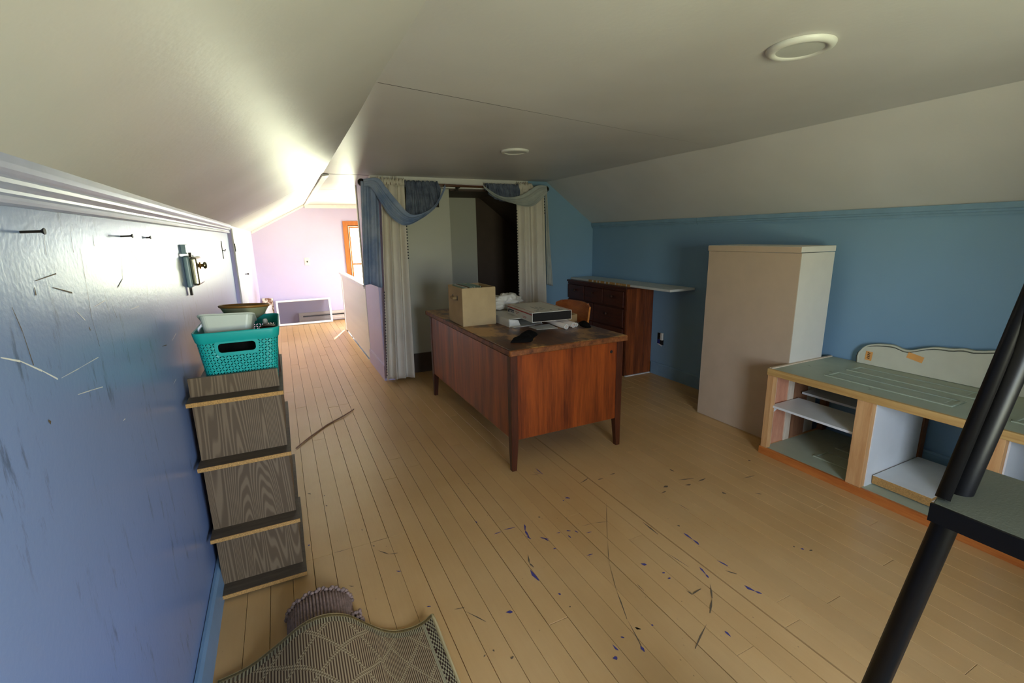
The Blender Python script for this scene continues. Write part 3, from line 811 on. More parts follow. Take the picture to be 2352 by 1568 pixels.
# ---- beadboard half wall beside the stair
rail = thing('stair_half_wall', 'white beadboard half wall with a flat cap beside the stair', 'half wall', (.84, 6.5, 0))
yb0, yb1, bw = 5.44, 7.62, 0.0436
nb = int((yb1 - yb0) / bw)
bd = None
for i in range(nb):
    y0 = yb0 + i * bw
    if bd is None:
        mbp = [(.829, .0015), (.829, bw - .006), (.833, bw - .003), (.829, bw), (.829, bw + .0001), (.842, bw + .0001), (.842, .0015)]
        prf = [(x - .84, y0 - 6.5 + y, .016) for x, y in mbp]
        bd = obj('bead_board', MB().prism(prf, (0, 0, .85)), 'bead', rail, local=True)
    else:
        share('bead_board', bd, rail, (0, i * bw, 0))
obj('cap', B(.80, .885, 5.40, 7.66, .868, .893), 'white', rail, bev=.005)
obj('cap_molding', B(.815, .829, 5.44, 7.62, .845, .868), 'white', rail)
obj('end_post', B(.822, .862, 7.60, 7.66, 0, .868), 'white', rail, bev=.003)
obj('near_post', B(.824, .862, 5.42, 5.445, .0, .868), 'white', rail, bev=.003)
for yq in (5.9, 6.5, 7.1):
    obj('bottom_block', B(.843, .862, yq, yq + .05, 0, .05), 'white', rail)
obj('back_stringer', B(.843, .862, 5.445, 7.60, .05, .09), 'white', rail)

# ---- things fixed to the lavender gable
hb = thing('baseboard_heater', 'long grey-white baseboard heater under the lavender gable', 'heater', (.6, YF - .03, 0))
obj('back_case', MB().prism([(.20, YF - .002, .02), (.20, YF - .065, .02), (.20, YF - .07, .06), (.20, YF - .06, .13), (.20, YF - .035, .165), (.20, YF - .002, .168)], (1.0, 0, 0)), 'heat', hb)
for z0 in (.048, .085, .128):
    obj('louver', B(.26, 1.18, YF - .078, YF - .06, z0, z0 + .012), 'heat', hb, bev=.002)
obj('slot', B(.26, 1.18, YF - .072, YF - .064, .10, .118), 'gap', hb)
obj('end_cap', B(.194, .215, YF - .075, YF - .002, .012, .172), 'heat', hb, bev=.003)
obj('end_cap', B(1.185, 1.206, YF - .075, YF - .002, .012, .172), 'heat', hb, bev=.003)
obj('foot', B(.3, .33, YF - .06, YF - .01, 0, .02), 'heat', hb)
obj('foot', B(1.0, 1.03, YF - .06, YF - .01, 0, .02), 'heat', hb)
sw = thing('wall_switch', 'ivory toggle switch plate on the lavender gable', 'switch', (.423, YF, 1.025))
obj('plate', B(.382, .464, YF - .008, YF, .965, 1.088), 'outlet', sw, bev=.004)
obj('toggle', B(.415, .431, YF - .02, YF - .008, 1.012, 1.04), 'iron', sw, bev=.002)

# ---- window screen and peeling board leaning on the gable
scr = thing('window_screen', 'white framed insect screen leaning on the lavender gable', 'window screen', (.29, 8.47, 0))
def leaf(x0, x1, s0, s1, t=0.018):
    """flat piece in the leaning plane; s is distance up the slope"""
    L = math.hypot(.40, .17); ey = Vector((0, .17, .40)) / L; en = Vector((0, -.40, .17)) / L * t
    o_ = Vector((0, 8.475, .001)); x0_, x1_ = Vector((x0, 0, 0)), Vector((x1, 0, 0))
    return [o_ + x0_ + ey * s0, o_ + x1_ + ey * s0, o_ + x1_ + ey * s1, o_ + x0_ + ey * s1], en
Ls = math.hypot(.40, .17)
for nm, q in (('bottom_rail', (-.13, .715, .004, .036)), ('top_rail', (-.13, .715, Ls - .03, Ls)), ('stile', (-.13, -.10, .036, Ls - .03)), ('stile', (.685, .715, .036, Ls - .03))):
    pts, en = leaf(*q)
    obj(nm, MB().prism(pts, en), 'white', scr, bev=.002)
pts, en = leaf(-.10, .685, .036, Ls - .03, .002)
obj('mesh', MB().prism([p + en * 4 for p in pts], en), 'screen_mesh', scr)
pb = thing('peeling_board', 'short brown board with peeling white paint leaning on the gable', 'board', (-.24, 8.6, 0))
obj('plank', MB().hexa([(-.325, 8.60, 0), (-.165, 8.60, 0), (-.165, 8.625, 0), (-.325, 8.625, 0), (-.325, 8.668, .462), (-.165, 8.668, .452), (-.165, 8.693, .452), (-.325, 8.693, .462)]), 'peel', pb, bev=.006)
obj('paint_patch', MB().hexa([(-.29, 8.592, .03), (-.19, 8.592, .03), (-.19, 8.604, .03), (-.29, 8.604, .03), (-.29, 8.641, .35), (-.19, 8.641, .34), (-.19, 8.652, .34), (-.29, 8.652, .35)]), 'white', pb)

# ================================================================ LARGE THINGS
# ---- writing desk
DX0, DX1, DY0, DY1, DZ = 1.11, 1.95, 2.305, 4.02, 0.765
desk = thing('writing_desk', 'large worn red-brown wooden desk with tapered legs', 'desk', (1.53, 3.15, 0))
obj('tabletop', B(DX0 + .004, DX1 - .004, DY0 + .004, DY1 - .004, .742, DZ), 'desk_top', desk, bev=.004)
obj('tabletop_edge', MB().box(DX0, DX1, DY0, DY0 + .012, .728, DZ - .003).box(DX0, DX1, DY1 - .012, DY1, .728, DZ - .003).box(DX0, DX0 + .012, DY0 + .012, DY1 - .012, .728, DZ - .003).box(DX1 - .012, DX1, DY0 + .012, DY1 - .012, .728, DZ - .003), 'desk_edge', desk, bev=.004)
LX0, LX1, LY0, LY1 = 1.125, 1.938, 2.335, 3.955
def desk_leg(x, y, sx, sy):
    """post: full section to the panel bottom, tapering on the inner sides to the foot"""
    w_, wf = .046, .032
    ax0, ax1 = (x, x + w_) if sx > 0 else (x - w_, x)
    ay0, ay1 = (y, y + w_) if sy > 0 else (y - w_, y)
    bx0, bx1 = (x, x + wf) if sx > 0 else (x - wf, x)
    by0, by1 = (y, y + wf) if sy > 0 else (y - wf, y)
    lg = obj('leg', MB().box(ax0, ax1, ay0, ay1, .20, .728).hexa([(bx0, by0, .0), (bx1, by0, 0), (bx1, by1, 0), (bx0, by1, 0), (ax0, ay0, .20), (ax1, ay0, .20), (ax1, ay1, .20), (ax0, ay1, .20)]), 'desk_leg', desk, bev=.002)
desk_leg(LX0, LY0, 1, 1); desk_leg(LX1, LY0, -1, 1); desk_leg(LX0, LY1, 1, -1); desk_leg(LX1, LY1, -1, -1)
ep = obj('end_panel', B(LX0 + .044, LX1 - .044, LY0 + .006, LY0 + .022, .198, .728), 'desk_side', desk)
obj('grommet', MB().lathe([(.0, -.001), (.010, -.001), (.010, .004), (.0, .004)], (1.848, LY0 + .005, .660), (0, 1, 0), 14), 'gap', ep)
obj('end_panel', B(LX0 + .044, LX1 - .044, LY1 - .022, LY1 - .006, .198, .728), 'desk_side', desk)
obj('side_panel', B(LX0 + .004, LX0 + .018, LY0 + .044, LY1 - .044, .208, .728), 'desk_side', desk)
for (pa, pb_) in ((LY0 + .022, 2.80), (3.49, LY1 - .022)):
    pd = obj('pedestal', B(LX0 + .02, LX1 - .03, pa, pb_, .205, .728), 'desk_side', desk)
    for (za, zb) in ((.215, .46), (.47, .60), (.61, .72)):
        dw = obj('drawer', B(LX1 - .03, LX1 - .012, pa + .012, pb_ - .012, za, zb), 'desk_side', desk, bev=.003)
        yc = (pa + pb_) / 2
        obj('pull', MB().tube([(LX1 - .012, yc - .05, (za + zb) / 2), (LX1 + .008, yc - .04, (za + zb) / 2), (LX1 + .008, yc + .04, (za + zb) / 2), (LX1 - .012, yc + .05, (za + zb) / 2)], .004, 8), 'iron', dw)
obj('apron', B(LX0 + .02, LX1 - .03, 2.80, 3.49, .65, .728), 'desk_side', desk)

# ---- plywood chair pushed up to the desk
ch = thing('plywood_chair', 'orange-brown bent plywood chair pushed up to the desk', 'chair', (2.02, 3.2, 0))
pA, pB = Vector((2.135, 3.02, 0)), Vector((2.065, 3.41, 0))
def backrest(u, v):
    b_ = pA.lerp(pB, u); bow = 0.035 * math.sin(PI * u)
    top = .868 - .03 * (abs(u - .5) * 2) ** 4
    z = .70 + v * (top - .70)
    return b_ + Vector((bow + .02 * v, .0, z))
def slab(fn, t, nu=14, nv=6):
    """closed slab: the surface fn and its copy shifted by t"""
    t = Vector(t); mb = MB()
    mb.grid(nu, nv, fn); mb.grid(nu, nv, lambda u, v: Vector(fn(u, v)) + t)
    n = (nu + 1) * (nv + 1)
    ring = [i for i in range(nu + 1)] + [j * (nu + 1) + nu for j in range(1, nv + 1)] + [nv * (nu + 1) + i for i in range(nu - 1, -1, -1)] + [j * (nu + 1) for j in range(nv - 1, 0, -1)]
    for a_, b_ in zip(ring, ring[1:] + ring[:1]):
        mb.f.append((a_, b_, n + b_, n + a_))
    return mb
br = obj('backrest', slab(backrest, (.014, .003, 0)), 'chairwood', ch)
obj('end_grain', slab(lambda u, v: Vector(backrest(0, .02 + .96 * v)) + Vector((-.001 + .016 * u, -.0015, 0)), (0, .003, 0), 2, 6), 'chairedge', br)
for u_ in (.12, .88):
    p = Vector(backrest(u_, .5))
    obj('back_post', MB().tube([p + Vector((.02, 0, .08)), p + Vector((.022, 0, -.1)), Vector((p.x + .0, p.y, .46)), Vector((p.x + .06, p.y, .0))], .013, 8), 'chairwood', ch)
obj('seat', slab(lambda u, v: Vector((1.74 + .38 * u, 3.02 + .38 * v - .03 * u, .445 - .015 * math.sin(PI * v))), (0, 0, .014), 8, 8), 'chairwood', ch)
for (x, y, x2, y2) in ((1.77, 3.06, 1.74, 3.03), (1.77, 3.38, 1.74, 3.41)):
    obj('leg', MB().tube([(x, y, .445), (x2, y2, 0)], .013, 8), 'chairwood', ch)

# ---- built-in chest of drawers
CX, CY0, CY1, CZ = 2.975, 3.55, YP - .004, .893
chest = thing('drawer_chest', 'dark stained chest of drawers with a pine plank end', 'chest', (3.14, 4.07, 0))
obj('carcass', MB().box(CX + .012, XR - .003, CY0 + .02, CY1, .0, CZ - .02), 'chest_dark', chest)
px_ = [CX, CX + .115, CX + .225, XR - .004]
for a_, b_ in zip(px_, px_[1:]):
    obj('end_plank', B(a_ + .001, b_ - .001, CY0, CY0 + .02, .006, CZ - .02), 'pine_stain', chest, bev=.0015)
obj('top', B(CX - .018, XR - .003, CY0 - .008, CY1, CZ - .02, CZ), 'chest_dark', chest, bev=.003)
obj('face_rail', MB().box(CX, CX + .012, CY0 + .02, CY1, CZ - .045, CZ - .02).box(CX, CX + .012, CY0 + .02, CY0 + .045, .0, CZ - .045).box(CX, CX + .012, CY0 + .045, CY1, .0, .06), 'chest_dark', chest)
def drawer(y0, y1, z0, z1, kn=1):
    d = obj('drawer', B(CX - .008, CX + .010, y0 + .005, y1 - .005, z0 + .005, z1 - .005), 'chest_dark', chest, bev=.004)
    obj('knob', MB().lathe([(0, 0), (.007, 0), (.007, .010), (.014, .016), (.015, .022), (.010, .027), (0, .028)], (CX - .008, (y0 + y1) / 2, (z0 + z1) / 2 + .02), (-1, 0, 0), 14), 'knob_wood', d, smooth=True)
w3_ = (CY1 - CY0 - .045) / 3
for i in range(3): drawer(CY0 + .045 + w3_ * i, CY0 + .045 + w3_ * (i + 1), .682, .848)
w2_ = (CY1 - CY0 - .045) / 2
for z0, z1 in ((.482, .676), (.278, .476), (.066, .272)):
    for i in range(2): drawer(CY0 + .045 + w2_ * i, CY0 + .045 + w2_ * (i + 1), z0, z1)
obj('base_strip', B(CX, XR - .017, CY0 - .016, CY0, 0, .007), 'melamine', chest)
bdw = thing('loose_shelf_board', 'chipped grey-white shelf board lying on the dark chest', 'board', (3.16, 3.8, CZ))
obj('board', B(3.005, 3.300, 3.03, 4.585, CZ + .001, CZ + .022), 'melamine_gray', bdw, bev=.0015)
rnd = random.Random(3)
ed = MB(); y = 3.55
while y < 4.25:
    l_ = rnd.uniform(.03, .10); dp = rnd.uniform(.004, .018)
    ed.box(3.0045, 3.0045 + dp, y, y + l_, CZ + .0005, CZ + .0226); y += l_ + rnd.uniform(.0, .03)
obj('chipped_edge', ed, 'chip', bdw)

# ---- tall cabinet with its back to the room
cab = thing('tall_cabinet', 'tall beige cabinet with a pale side standing by the blue wall', 'cabinet', (3.03, 2.16, 0))
obj('back_panel', B(2.855, 2.862, 1.8205, 2.512, .002, 1.262), 'cab_beige', cab)
obj('side_panel', B(2.862, 3.195, 1.8205, 1.838, 0, 1.262), 'cab_side', cab)
obj('side_panel', B(2.862, 3.195, 2.494, 2.512, 0, 1.262), 'cab_side', cab)
obj('top_panel', B(2.852, 3.200, 1.8195, 2.516, 1.266, 1.302), 'cab_side', cab, bev=.002)
obj('top_lip', B(2.8485, 2.852, 1.8195, 2.516, 1.264, 1.300), 'cab_beige', cab)
obj('bottom_panel', B(2.862, 3.195, 1.838, 2.494, .06, .078), 'cab_side', cab)
obj('shelf', B(2.866, 3.180, 1.838, 2.494, .62, .636), 'cab_side', cab)

# ---- low bench made of old doors
BX0, BX1, BY0, BY1 = 2.652, 3.288, -0.20, 1.818
bench = thing('door_plank_bench', 'low open bench built from sage green doors and pine studs', 'bench', (2.95, .8, 0))
def door_slab(nm, z0, z1, y1=BY1):
    """a panelled door laid flat: slab with raised frames of moulding and sunk fields"""
    d = obj(nm, B(BX0 + .016, BX1, BY0, y1 - .018, z0, z1), 'sage', bench)
    for (x0, x1) in ((2.80, 2.945), (3.025, 3.17)):
        for (y0, y1_) in ((.97, 1.57), (-.02, .77)):
            r = MB()
            for (a0_, a1_, c0, c1) in ((x0, x0 + .018, y0, y1_), (x1 - .018, x1, y0, y1_), (x0 + .018, x1 - .018, y0, y0 + .018), (x0 + .018, x1 - .018, y1_ - .018, y1_)):
                r.box(a0_, a1_, c0, c1, z1 - .001, z1 + .006)
            obj('molding', r, 'sage', d, bev=.003)
            obj('panel_field', B(x0 + .03, x1 - .03, y0 + .045, y1_ - .045, z1 - .001, z1 + .003), 'sage', d, bev=.0025)
    return d
td = door_slab('top_door', .529, .563)
bdr = door_slab('bottom_door', .012, .047)
obj('top_edge', B(BX0 - .002, BX0 + .016, BY0, BY1, .526, .566), 'pine_h', bench, bev=.001)
obj('bottom_edge', B(BX0 - .002, BX0 + .016, BY0, BY1 + .004, .0, .048), 'pine_orange', bench, bev=.001)
obj('end_cleat', B(BX0 + .016, BX1, BY1 - .018, BY1, .529, .569), 'pale_wood', bench, bev=.001)
obj('bottom_cleat', B(BX0 + .016, BX1, BY1 - .018, BY1, .0, .047), 'pine', bench)
zb0, zb1 = .047, .529
for nm, x0, x1, y0, mt in (('corner_stud', BX0 + .004, BX0 + .042, 1.776, 'pine'), ('end_strip', BX0 + .042, BX0 + .066, 1.790, 'pale_wood'), ('end_board', BX0 + .066, BX0 + .205, 1.806, 'pink_ply'),
                           ('end_strip', BX0 + .205, BX0 + .262, 1.800, 'pale_wood'), ('end_board', BX0 + .262, BX0 + .42, 1.806, 'brown_wood'), ('back_stud', BX1 - .05, BX1 - .004, 1.776, 'brown_wood')):
    obj(nm, B(x0, x1, y0, BY1 - .003, zb0, zb1), mt, bench, bev=.001)
obj('front_stud', B(BX0 + .004, BX0 + .042, 1.228, 1.302, zb0, zb1), 'pine', bench, bev=.001)
obj('divider', B(BX0 + .042, 3.20, 1.224, 1.242, zb0, zb1), 'melamine', bench)
obj('front_stud', B(BX0 + .004, BX0 + .042, .728, .770, zb0, zb1), 'pine', bench, bev=.001)
obj('divider', B(BX0 + .042, 3.20, .722, .738, zb0, zb1), 'melamine', bench)
obj('back_apron', B(3.205, 3.222, BY0, 1.224, .470, zb1), 'sage', bench)
obj('back_stud', B(BX1 - .05, BX1 - .004, 1.228, 1.30, zb0, zb1), 'brown_wood', bench)
sh = obj('shelf', B(BX0 + .028, 2.955, 1.303, 1.790, .316, .329), 'melamine', bench)
obj('bracket', MB().prism([(BX0 + .03, 1.779, .316), (BX0 + .03, 1.779, .282), (BX0 + .044, 1.779, .282), (BX0 + .12, 1.779, .316)], (0, .016, 0)), 'melamine', sh)
obj('shelf', B(2.985, 3.23, 1.303, 1.790, .352, .365), 'melamine', bench)
obj('diagonal_brace', MB().hexa([(2.78, .70, .05), (2.78, .72, .05), (2.82, .72, .05), (2.82, .70, .05), (2.78, .18, .46), (2.78, .20, .47), (2.82, .20, .47), (2.82, .18, .46)]), 'brown_wood', bench)
# pencil marks on the door top
mk = MB()
for (a_, b_) in (((1905, 852), (1912, 855)), ((1995, 890), (2003, 896)), ((1994, 894), (2001, 893)), ((1855, 838), (1862, 841))):
    p, q = PZ(*a_, .5632), PZ(*b_, .5632); n_ = Vector((.002, .001, 0))
    mk.face([p - n_, q - n_, q + n_, p + n_])
obj('pencil_mark', mk, 'ink', td)['kind'] = 'stuff'
for i in range(3):
    o = obj('laminate_board', B(2.752 - .004 * i, 3.20 + .003 * i, .945 + .006 * i, 1.221 - .002 * i, .0545 + .0165 * i, .0705 + .0165 * i), 'chip', None, bev=.0006)
    tag(o, ['white laminate board lying on the sage bottom door, lowest of its stack', 'white laminate board in the middle of the stack in the bench', 'white laminate board lying topmost of the stack in the bench'][i], 'board', 'laminate boards stacked in the bench')
    obj('laminate_face', B(2.7525 - .004 * i, 3.1995 + .003 * i, .9455 + .006 * i, 1.2205 - .002 * i, .0702 + .0165 * i, .0709 + .0165 * i), 'melamine', o)

# ---- scalloped headboard standing behind the bench
hd = thing('scalloped_headboard', 'cream scalloped headboard with orange stickers standing behind the sage bench', 'headboard', (3.26, 1.0, .0))
HX = 3.266
hp = [(1972.9, 832), (1973.7, 818), (1977, 808), (1985.9, 798.4), (1993, 793.5), (2001, 790.7), (2010, 789.5), (2019.6, 789.2), (2035, 790), (2050, 791.5), (2057, 793.5), (2062.5, 796), (2070, 799.5), (2077.8, 802), (2085, 803.3), (2093, 803.7), (2104, 802.6), (2116, 800.7), (2131, 798.3), (2146.6, 796.8), (2158, 797.1), (2169.6, 798.4), (2181, 800), (2192.6, 800.7), (2204, 800.2), (2215.5, 800), (2226, 802.3), (2238.5, 805), (2262, 805.5), (2289, 804.5)]
half = [PX(a_, b_, HX) for a_, b_ in hp]
half = [(p.y, p.z) for p in half]
ymid = half[-1][0] - .02
outline = half + [(2 * ymid - y, z) for y, z in reversed(half)]
zbot = .575
def hbpoly(ins, x):
    """outline shrunk inwards by ins (towards the board's middle)"""
    out = []
    pts = outline
    for i, (y, z) in enumerate(pts):
        y0, z0 = pts[max(i - 1, 0)]; y1, z1 = pts[min(i + 1, len(pts) - 1)]
        t_ = Vector((y1 - y0, z1 - z0)); t_.normalize()
        out.append((x, y + t_.y * ins, z - abs(t_.x) * ins if abs(t_.x) > .2 else z))
    return out
def hb(ins, x0, x1, zb):
    p = hbpoly(ins, x0)
    return MB().prism([(x0, p[0][1], zb)] + p + [(x0, p[-1][1], zb)], (x1 - x0, 0, 0))
obj('board', hb(0, HX, HX + .02, .5635), 'cream_edge', hd, bev=.003)
obj('face_panel', hb(.014, HX - .0025, HX + .002, .566), 'cream', hd)
rim = MB(); rp = hbpoly(.006, HX - .003)
rim.tube([Vector(p) for p in rp], .0055, 6)
obj('rim_molding', rim, 'cream', hd, smooth=True)
gr = MB().tube([Vector(p) for p in hbpoly(.0155, HX - .0028)], .0016, 5)
obj('groove', gr, 'gap', hd)
for cy_, cz_, rw, rh, ro in (((1995.2, 817), None, .019, .028, .05), ((2102, 821), None, .040, .018, .22)):
    pc = PX(*cy_, HX - .004)
    ct, st = math.cos(ro), math.sin(ro)
    def rp_(a_, b_, dx=0): return (pc.x - dx, pc.y + (a_ * ct - b_ * st), pc.z + (a_ * st + b_ * ct))
    s_ = obj('price_sticker', MB().prism([rp_(-rw, -rh), rp_(rw, -rh), rp_(rw, rh), rp_(-rw, rh)], (.0012, 0, 0)), 'orange_paper', hd)
    if rw < .03:
        sc_ = MB()
        for i in range(4):
            h_ = -.018 + i * .011
            sc_.prism([rp_(-.006, h_, .0008), rp_(.009, h_ + .002, .0008), rp_(.007, h_ + .007, .0008), rp_(-.008, h_ + .004, .0008)], (.0006, 0, 0))
        obj('pen_scribble', sc_, 'ink', s_)

# ---- black stepladder
lad = thing('step_ladder', 'black tubular stepladder with a grey-green tread beside the sage bench', 'stepladder', (1.15, .1, 0))
A_, B_ = PY(2352, 790, .32), PY(2012, 1568, .36)
dl = (A_ - B_) / (A_.z - B_.z)
def on(z, off=(0, 0, 0)): return B_ + dl * (z - B_.z) + Vector(off)
yo = -.46
sp = lambda z: Vector((0, yo + dl.y * (-2) * (z - .9), 0))
obj('front_rail', MB().tube([on(0), on(1.42), on(1.47) + Vector((.03, -.01, 0))], .0195, 16), 'black_metal', lad, smooth=True)
obj('front_rail', MB().tube([on(0) + sp(0), on(1.42) + sp(1.42), on(1.47) + sp(1.47) + Vector((.03, .01, 0))], .0195, 16), 'black_metal', lad, smooth=True)
apx = on(1.40)
for s_ in (0, 1):
    q = Vector((0, 0, 0)) if s_ == 0 else Vector((0, 1, 0))
    o0 = Vector((0, 0 if s_ == 0 else sp(1.4).y, 0)); o1 = Vector((0, -.30 if s_ == 0 else sp(.0).y + .05, 0))
    obj('rear_leg', MB().tube([apx + o0 + Vector((.045, 0, -.02)), Vector((1.55, apx.y + o1.y, 0))], .0135, 12), 'black_metal', lad, smooth=True)
h0, h1 = PY(2192, 1080, .335), PY(2352, 700, .335)
hd_ = (h1 - h0) / (h1.z - h0.z)
obj('hand_rail', MB().tube([h0 + hd_ * (.935 - h0.z), h0 + hd_ * (1.40 - h0.z), on(1.45)], .011, 12), 'black_metal', lad, smooth=True)
obj('top_bar', MB().tube([on(1.47) + Vector((.03, -.01, 0)), on(1.47) + sp(1.47) + Vector((.03, .01, 0))], .0195, 14), 'black_metal', lad, smooth=True)
obj('rear_brace', MB().tube([Vector((1.47, apx.y - .24, .30)), Vector((1.47, apx.y + sp(.3).y + .04, .30))], .009, 8), 'black_metal', lad)
def tread(z, dep):
    c = on(z); e_ = c + sp(z)
    p0 = Vector((c.x - .085, c.y + .012, z)); 
    tr = obj('tread', MB().hexa([(c.x - .085, c.y + .004, z - .012), (c.x - .085, e_.y - .0, z - .012), (c.x + dep, e_.y - .02, z - .012), (c.x + dep, c.y + .055, z - .012),
                                 (c.x - .085, c.y + .004, z), (c.x - .085, e_.y - .0, z), (c.x + dep, e_.y - .02, z), (c.x + dep, c.y + .055, z)]), 'rack_gray', lad, bev=.002)
    obj('tread_lip', MB().hexa([(c.x - .090, c.y + .006, z - .034), (c.x - .090, e_.y, z - .034), (c.x - .080, e_.y, z - .034), (c.x - .080, c.y + .006, z - .034),
                                (c.x - .090, c.y + .006, z - .001), (c.x - .090, e_.y, z - .001), (c.x - .0845, e_.y, z - .001), (c.x - .0845, c.y + .006, z - .001)]), 'black_metal', tr)
tread(.93, .15); tread(.26, .19)
for o0 in (Vector((0, 0, 0)), sp(0)):
    p = on(0) + o0
    obj('rubber_foot', MB().lathe([(0, 0), (.024, 0), (.024, .03), (.0195, .035), (0, .035)], (p.x, p.y, 0), (0, 0, 1), 14), 'gap', lad)

# ================================================================ SMALLER THINGS
# ---- wood-grain display shelf on the left
unit = thing('ledge_shelf', 'grey oak laminate display shelf with four raw-edged ledges', 'shelf', (-.2, 2.25, 0))
UX0, UX1 = -.352, -.054
zl = [.016, .267, .565, .818]                    # undersides of the ledges
for i, z in enumerate(zl):
    top = zl[i + 1] if i < 3 else .905
    lg = obj('ledge', B(-.357, -.042, 1.930 + .0012, 2.585, z, z + .0155), 'graywood_flat', unit)
    obj('raw_edge', B(-.3568, -.0422, 1.928, 1.930 + .0012, z + .0003, z + .0152), 'chip', lg)
    obj('raw_edge', B(-.3568, -.0422, 2.585, 2.5862, z + .0003, z + .0152), 'chip', lg)
    obj('front_panel', B(UX0, UX1, 2.004, 2.018, z + .0155, top), 'graywood', unit)
    if i < 3:
        obj('rear_panel', B(UX0, UX1, 2.498, 2.512, z + .0155, top), 'graywood', unit)
        obj('side_panel', B(UX1 - .014, UX1 - .001, 2.018, 2.498, z + .0155, top), 'graywood', unit)
        obj('side_panel', B(UX0 + .001, UX0 + .014, 2.018, 2.498, z + .0155, top), 'graywood', unit)
obj('plinth', B(UX0 + .03, UX1 - .005, 1.96, 2.54, 0, .016), 'graywood_flat', unit)

# ---- teal basket
SZ = .8345
bk = thing('teal_basket', 'teal pierced plastic basket with a handle slot on the oak shelf', 'basket', (-.175, 2.225, SZ))
def rrect(x0, x1, y0, y1, r, n=5):
    out = []
    for cx, cy, a0_ in ((x1 - r, y1 - r, 0), (x0 + r, y1 - r, PI / 2), (x0 + r, y0 + r, PI), (x1 - r, y0 + r, 1.5 * PI)):
        for k in range(n + 1):
            a_ = a0_ + PI / 2 * k / n
            out.append((cx + r * math.cos(a_), cy + r * math.sin(a_)))
    return out
BB = (-.292, -.058, 2.035, 2.40); BT = (-.318, -.034, 2.028, 2.43)
def bring(f, r=.035):
    b_ = [BB[i] + (BT[i] - BB[i]) * f for i in range(4)]
    return rrect(*b_, r, 6)
hgt = .228
zf = [0, .12, .25, .4, .55, .66]
mb = MB()
rows = []
for f in [0.0, .1, .2, .3, .4, .5, .6, .7, .8]:
    ring_ = bring(f); ring_.append(ring_[0]); rows.append((f, ring_))
per = [0]
for a_, b_ in zip(rows[4][1], rows[4][1][1:]): per.append(per[-1] + math.hypot(b_[0] - a_[0], b_[1] - a_[1]))
idx = []
CELL = .0105
slot = (-.243, -.118, .148, .184)           # x range and heights of the handle slot
# walls with UV in cells; fine columns so the handle slot can be left open
cols = []
nring = len(rows[0][1]) - 1
for k in range(nring):
    L_ = per[k + 1] - per[k]
    n_ = max(1, int(L_ / .012))
    for q in range(n_): cols.append((k, q / n_, per[k] + L_ * q / n_))
cols.append((nring - 1, 1.0, per[-1]))
zs = [0, .03, .06, .09, .12, slot[2], .166, slot[3], .192]
def wall_pt(c, z):
    f = z / hgt
    ring_ = bring(f); ring_.append(ring_[0])
    a_, b_ = ring_[c[0]], ring_[c[0] + 1]
    return Vector((a_[0] + (b_[0] - a_[0]) * c[1], a_[1] + (b_[1] - a_[1]) * c[1], SZ + .002 + z))
n0 = 0
for z in zs:
    for c in cols:
        mb.v.append(wall_pt(c, z)); vv = z / CELL
        mb.uv[len(mb.v) - 1] = (c[2] / CELL, vv if z < .19 else vv)
nc = len(cols)
for j in range(len(zs) - 1):
    for i in range(nc - 1):
        p = (mb.v[j * nc + i] + mb.v[j * nc + i + 1]) / 2
        if zs[j] >= slot[2] - 1e-6 and zs[j + 1] <= slot[3] + 1e-6 and slot[0] < p.x < slot[1] and p.y < 2.06: continue
        mb.f.append((j * nc + i, j * nc + i + 1, (j + 1) * nc + i + 1, (j + 1) * nc + i))
obj('pierced_wall', mb, 'basket', bk, solid=.0022, smooth=True)
rimb = MB()
for prof_ in ([(.186, .0), (.192, .004), (.222, .006), (.228, .0055), (.229, .002), (.226, .0), (.19, -.003)],):
    rr_ = []
    for (z, off) in prof_:
        f = z / hgt; b_ = [BB[i] + (BT[i] - BB[i]) * f for i in range(4)]
        rr_.append([Vector((x, y, SZ + .002 + z)) for x, y in rrect(b_[0] - off, b_[1] + off, b_[2] - off, b_[3] + off, .035, 6)])
    n_ = len(rr_[0]); s0 = len(rimb.v)
    for r_ in rr_: rimb.v += r_
    for a_ in range(len(rr_) - 1):
        for k in range(n_):
            rimb.f.append((s0 + a_ * n_ + k, s0 + a_ * n_ + (k + 1) % n_, s0 + (a_ + 1) * n_ + (k + 1) % n_, s0 + (a_ + 1) * n_ + k))
obj('rim', rimb, 'teal', bk, smooth=True)
sl = []
for (cx, cz, a0_) in ((slot[1] - .012, slot[3] - .012, 0), (slot[0] + .012, slot[3] - .012, 90), (slot[0] + .012, slot[2] + .012, 180), (slot[1] - .012, slot[2] + .012, 270)):
    for k in range(5):
        a_ = math.radians(a0_ + 90 * k / 4); sl.append((cx + .012 * math.cos(a_), cz + .012 * math.sin(a_)))
yw = lambda z: BB[2] + (BT[2] - BB[2]) * z / hgt
hs = MB(); n_ = len(sl)
for (ex, dy) in ((0, -.0032), (.011, -.0032), (.011, .0022), (0, .0022)):
    for (x, z) in sl:
        cx, cz = (slot[0] + slot[1]) / 2, (slot[2] + slot[3]) / 2
        X = cx + (x - cx) * (1 + ex / .06); Z = cz + (z - cz) * (1 + ex / .018)
        hs.v.append(Vector((X, yw(Z) + dy, SZ + .002 + Z)))
for a_ in range(4):
    for k in range(n_):
        hs.f.append((a_ * n_ + k, a_ * n_ + (k + 1) % n_, ((a_ + 1) % 4) * n_ + (k + 1) % n_, ((a_ + 1) % 4) * n_ + k))
obj('handle_surround', hs, 'teal', bk)
obj('base', MB().prism([(x, y, SZ + .001) for x, y in bring(0)], (0, 0, .003)), 'teal', bk)

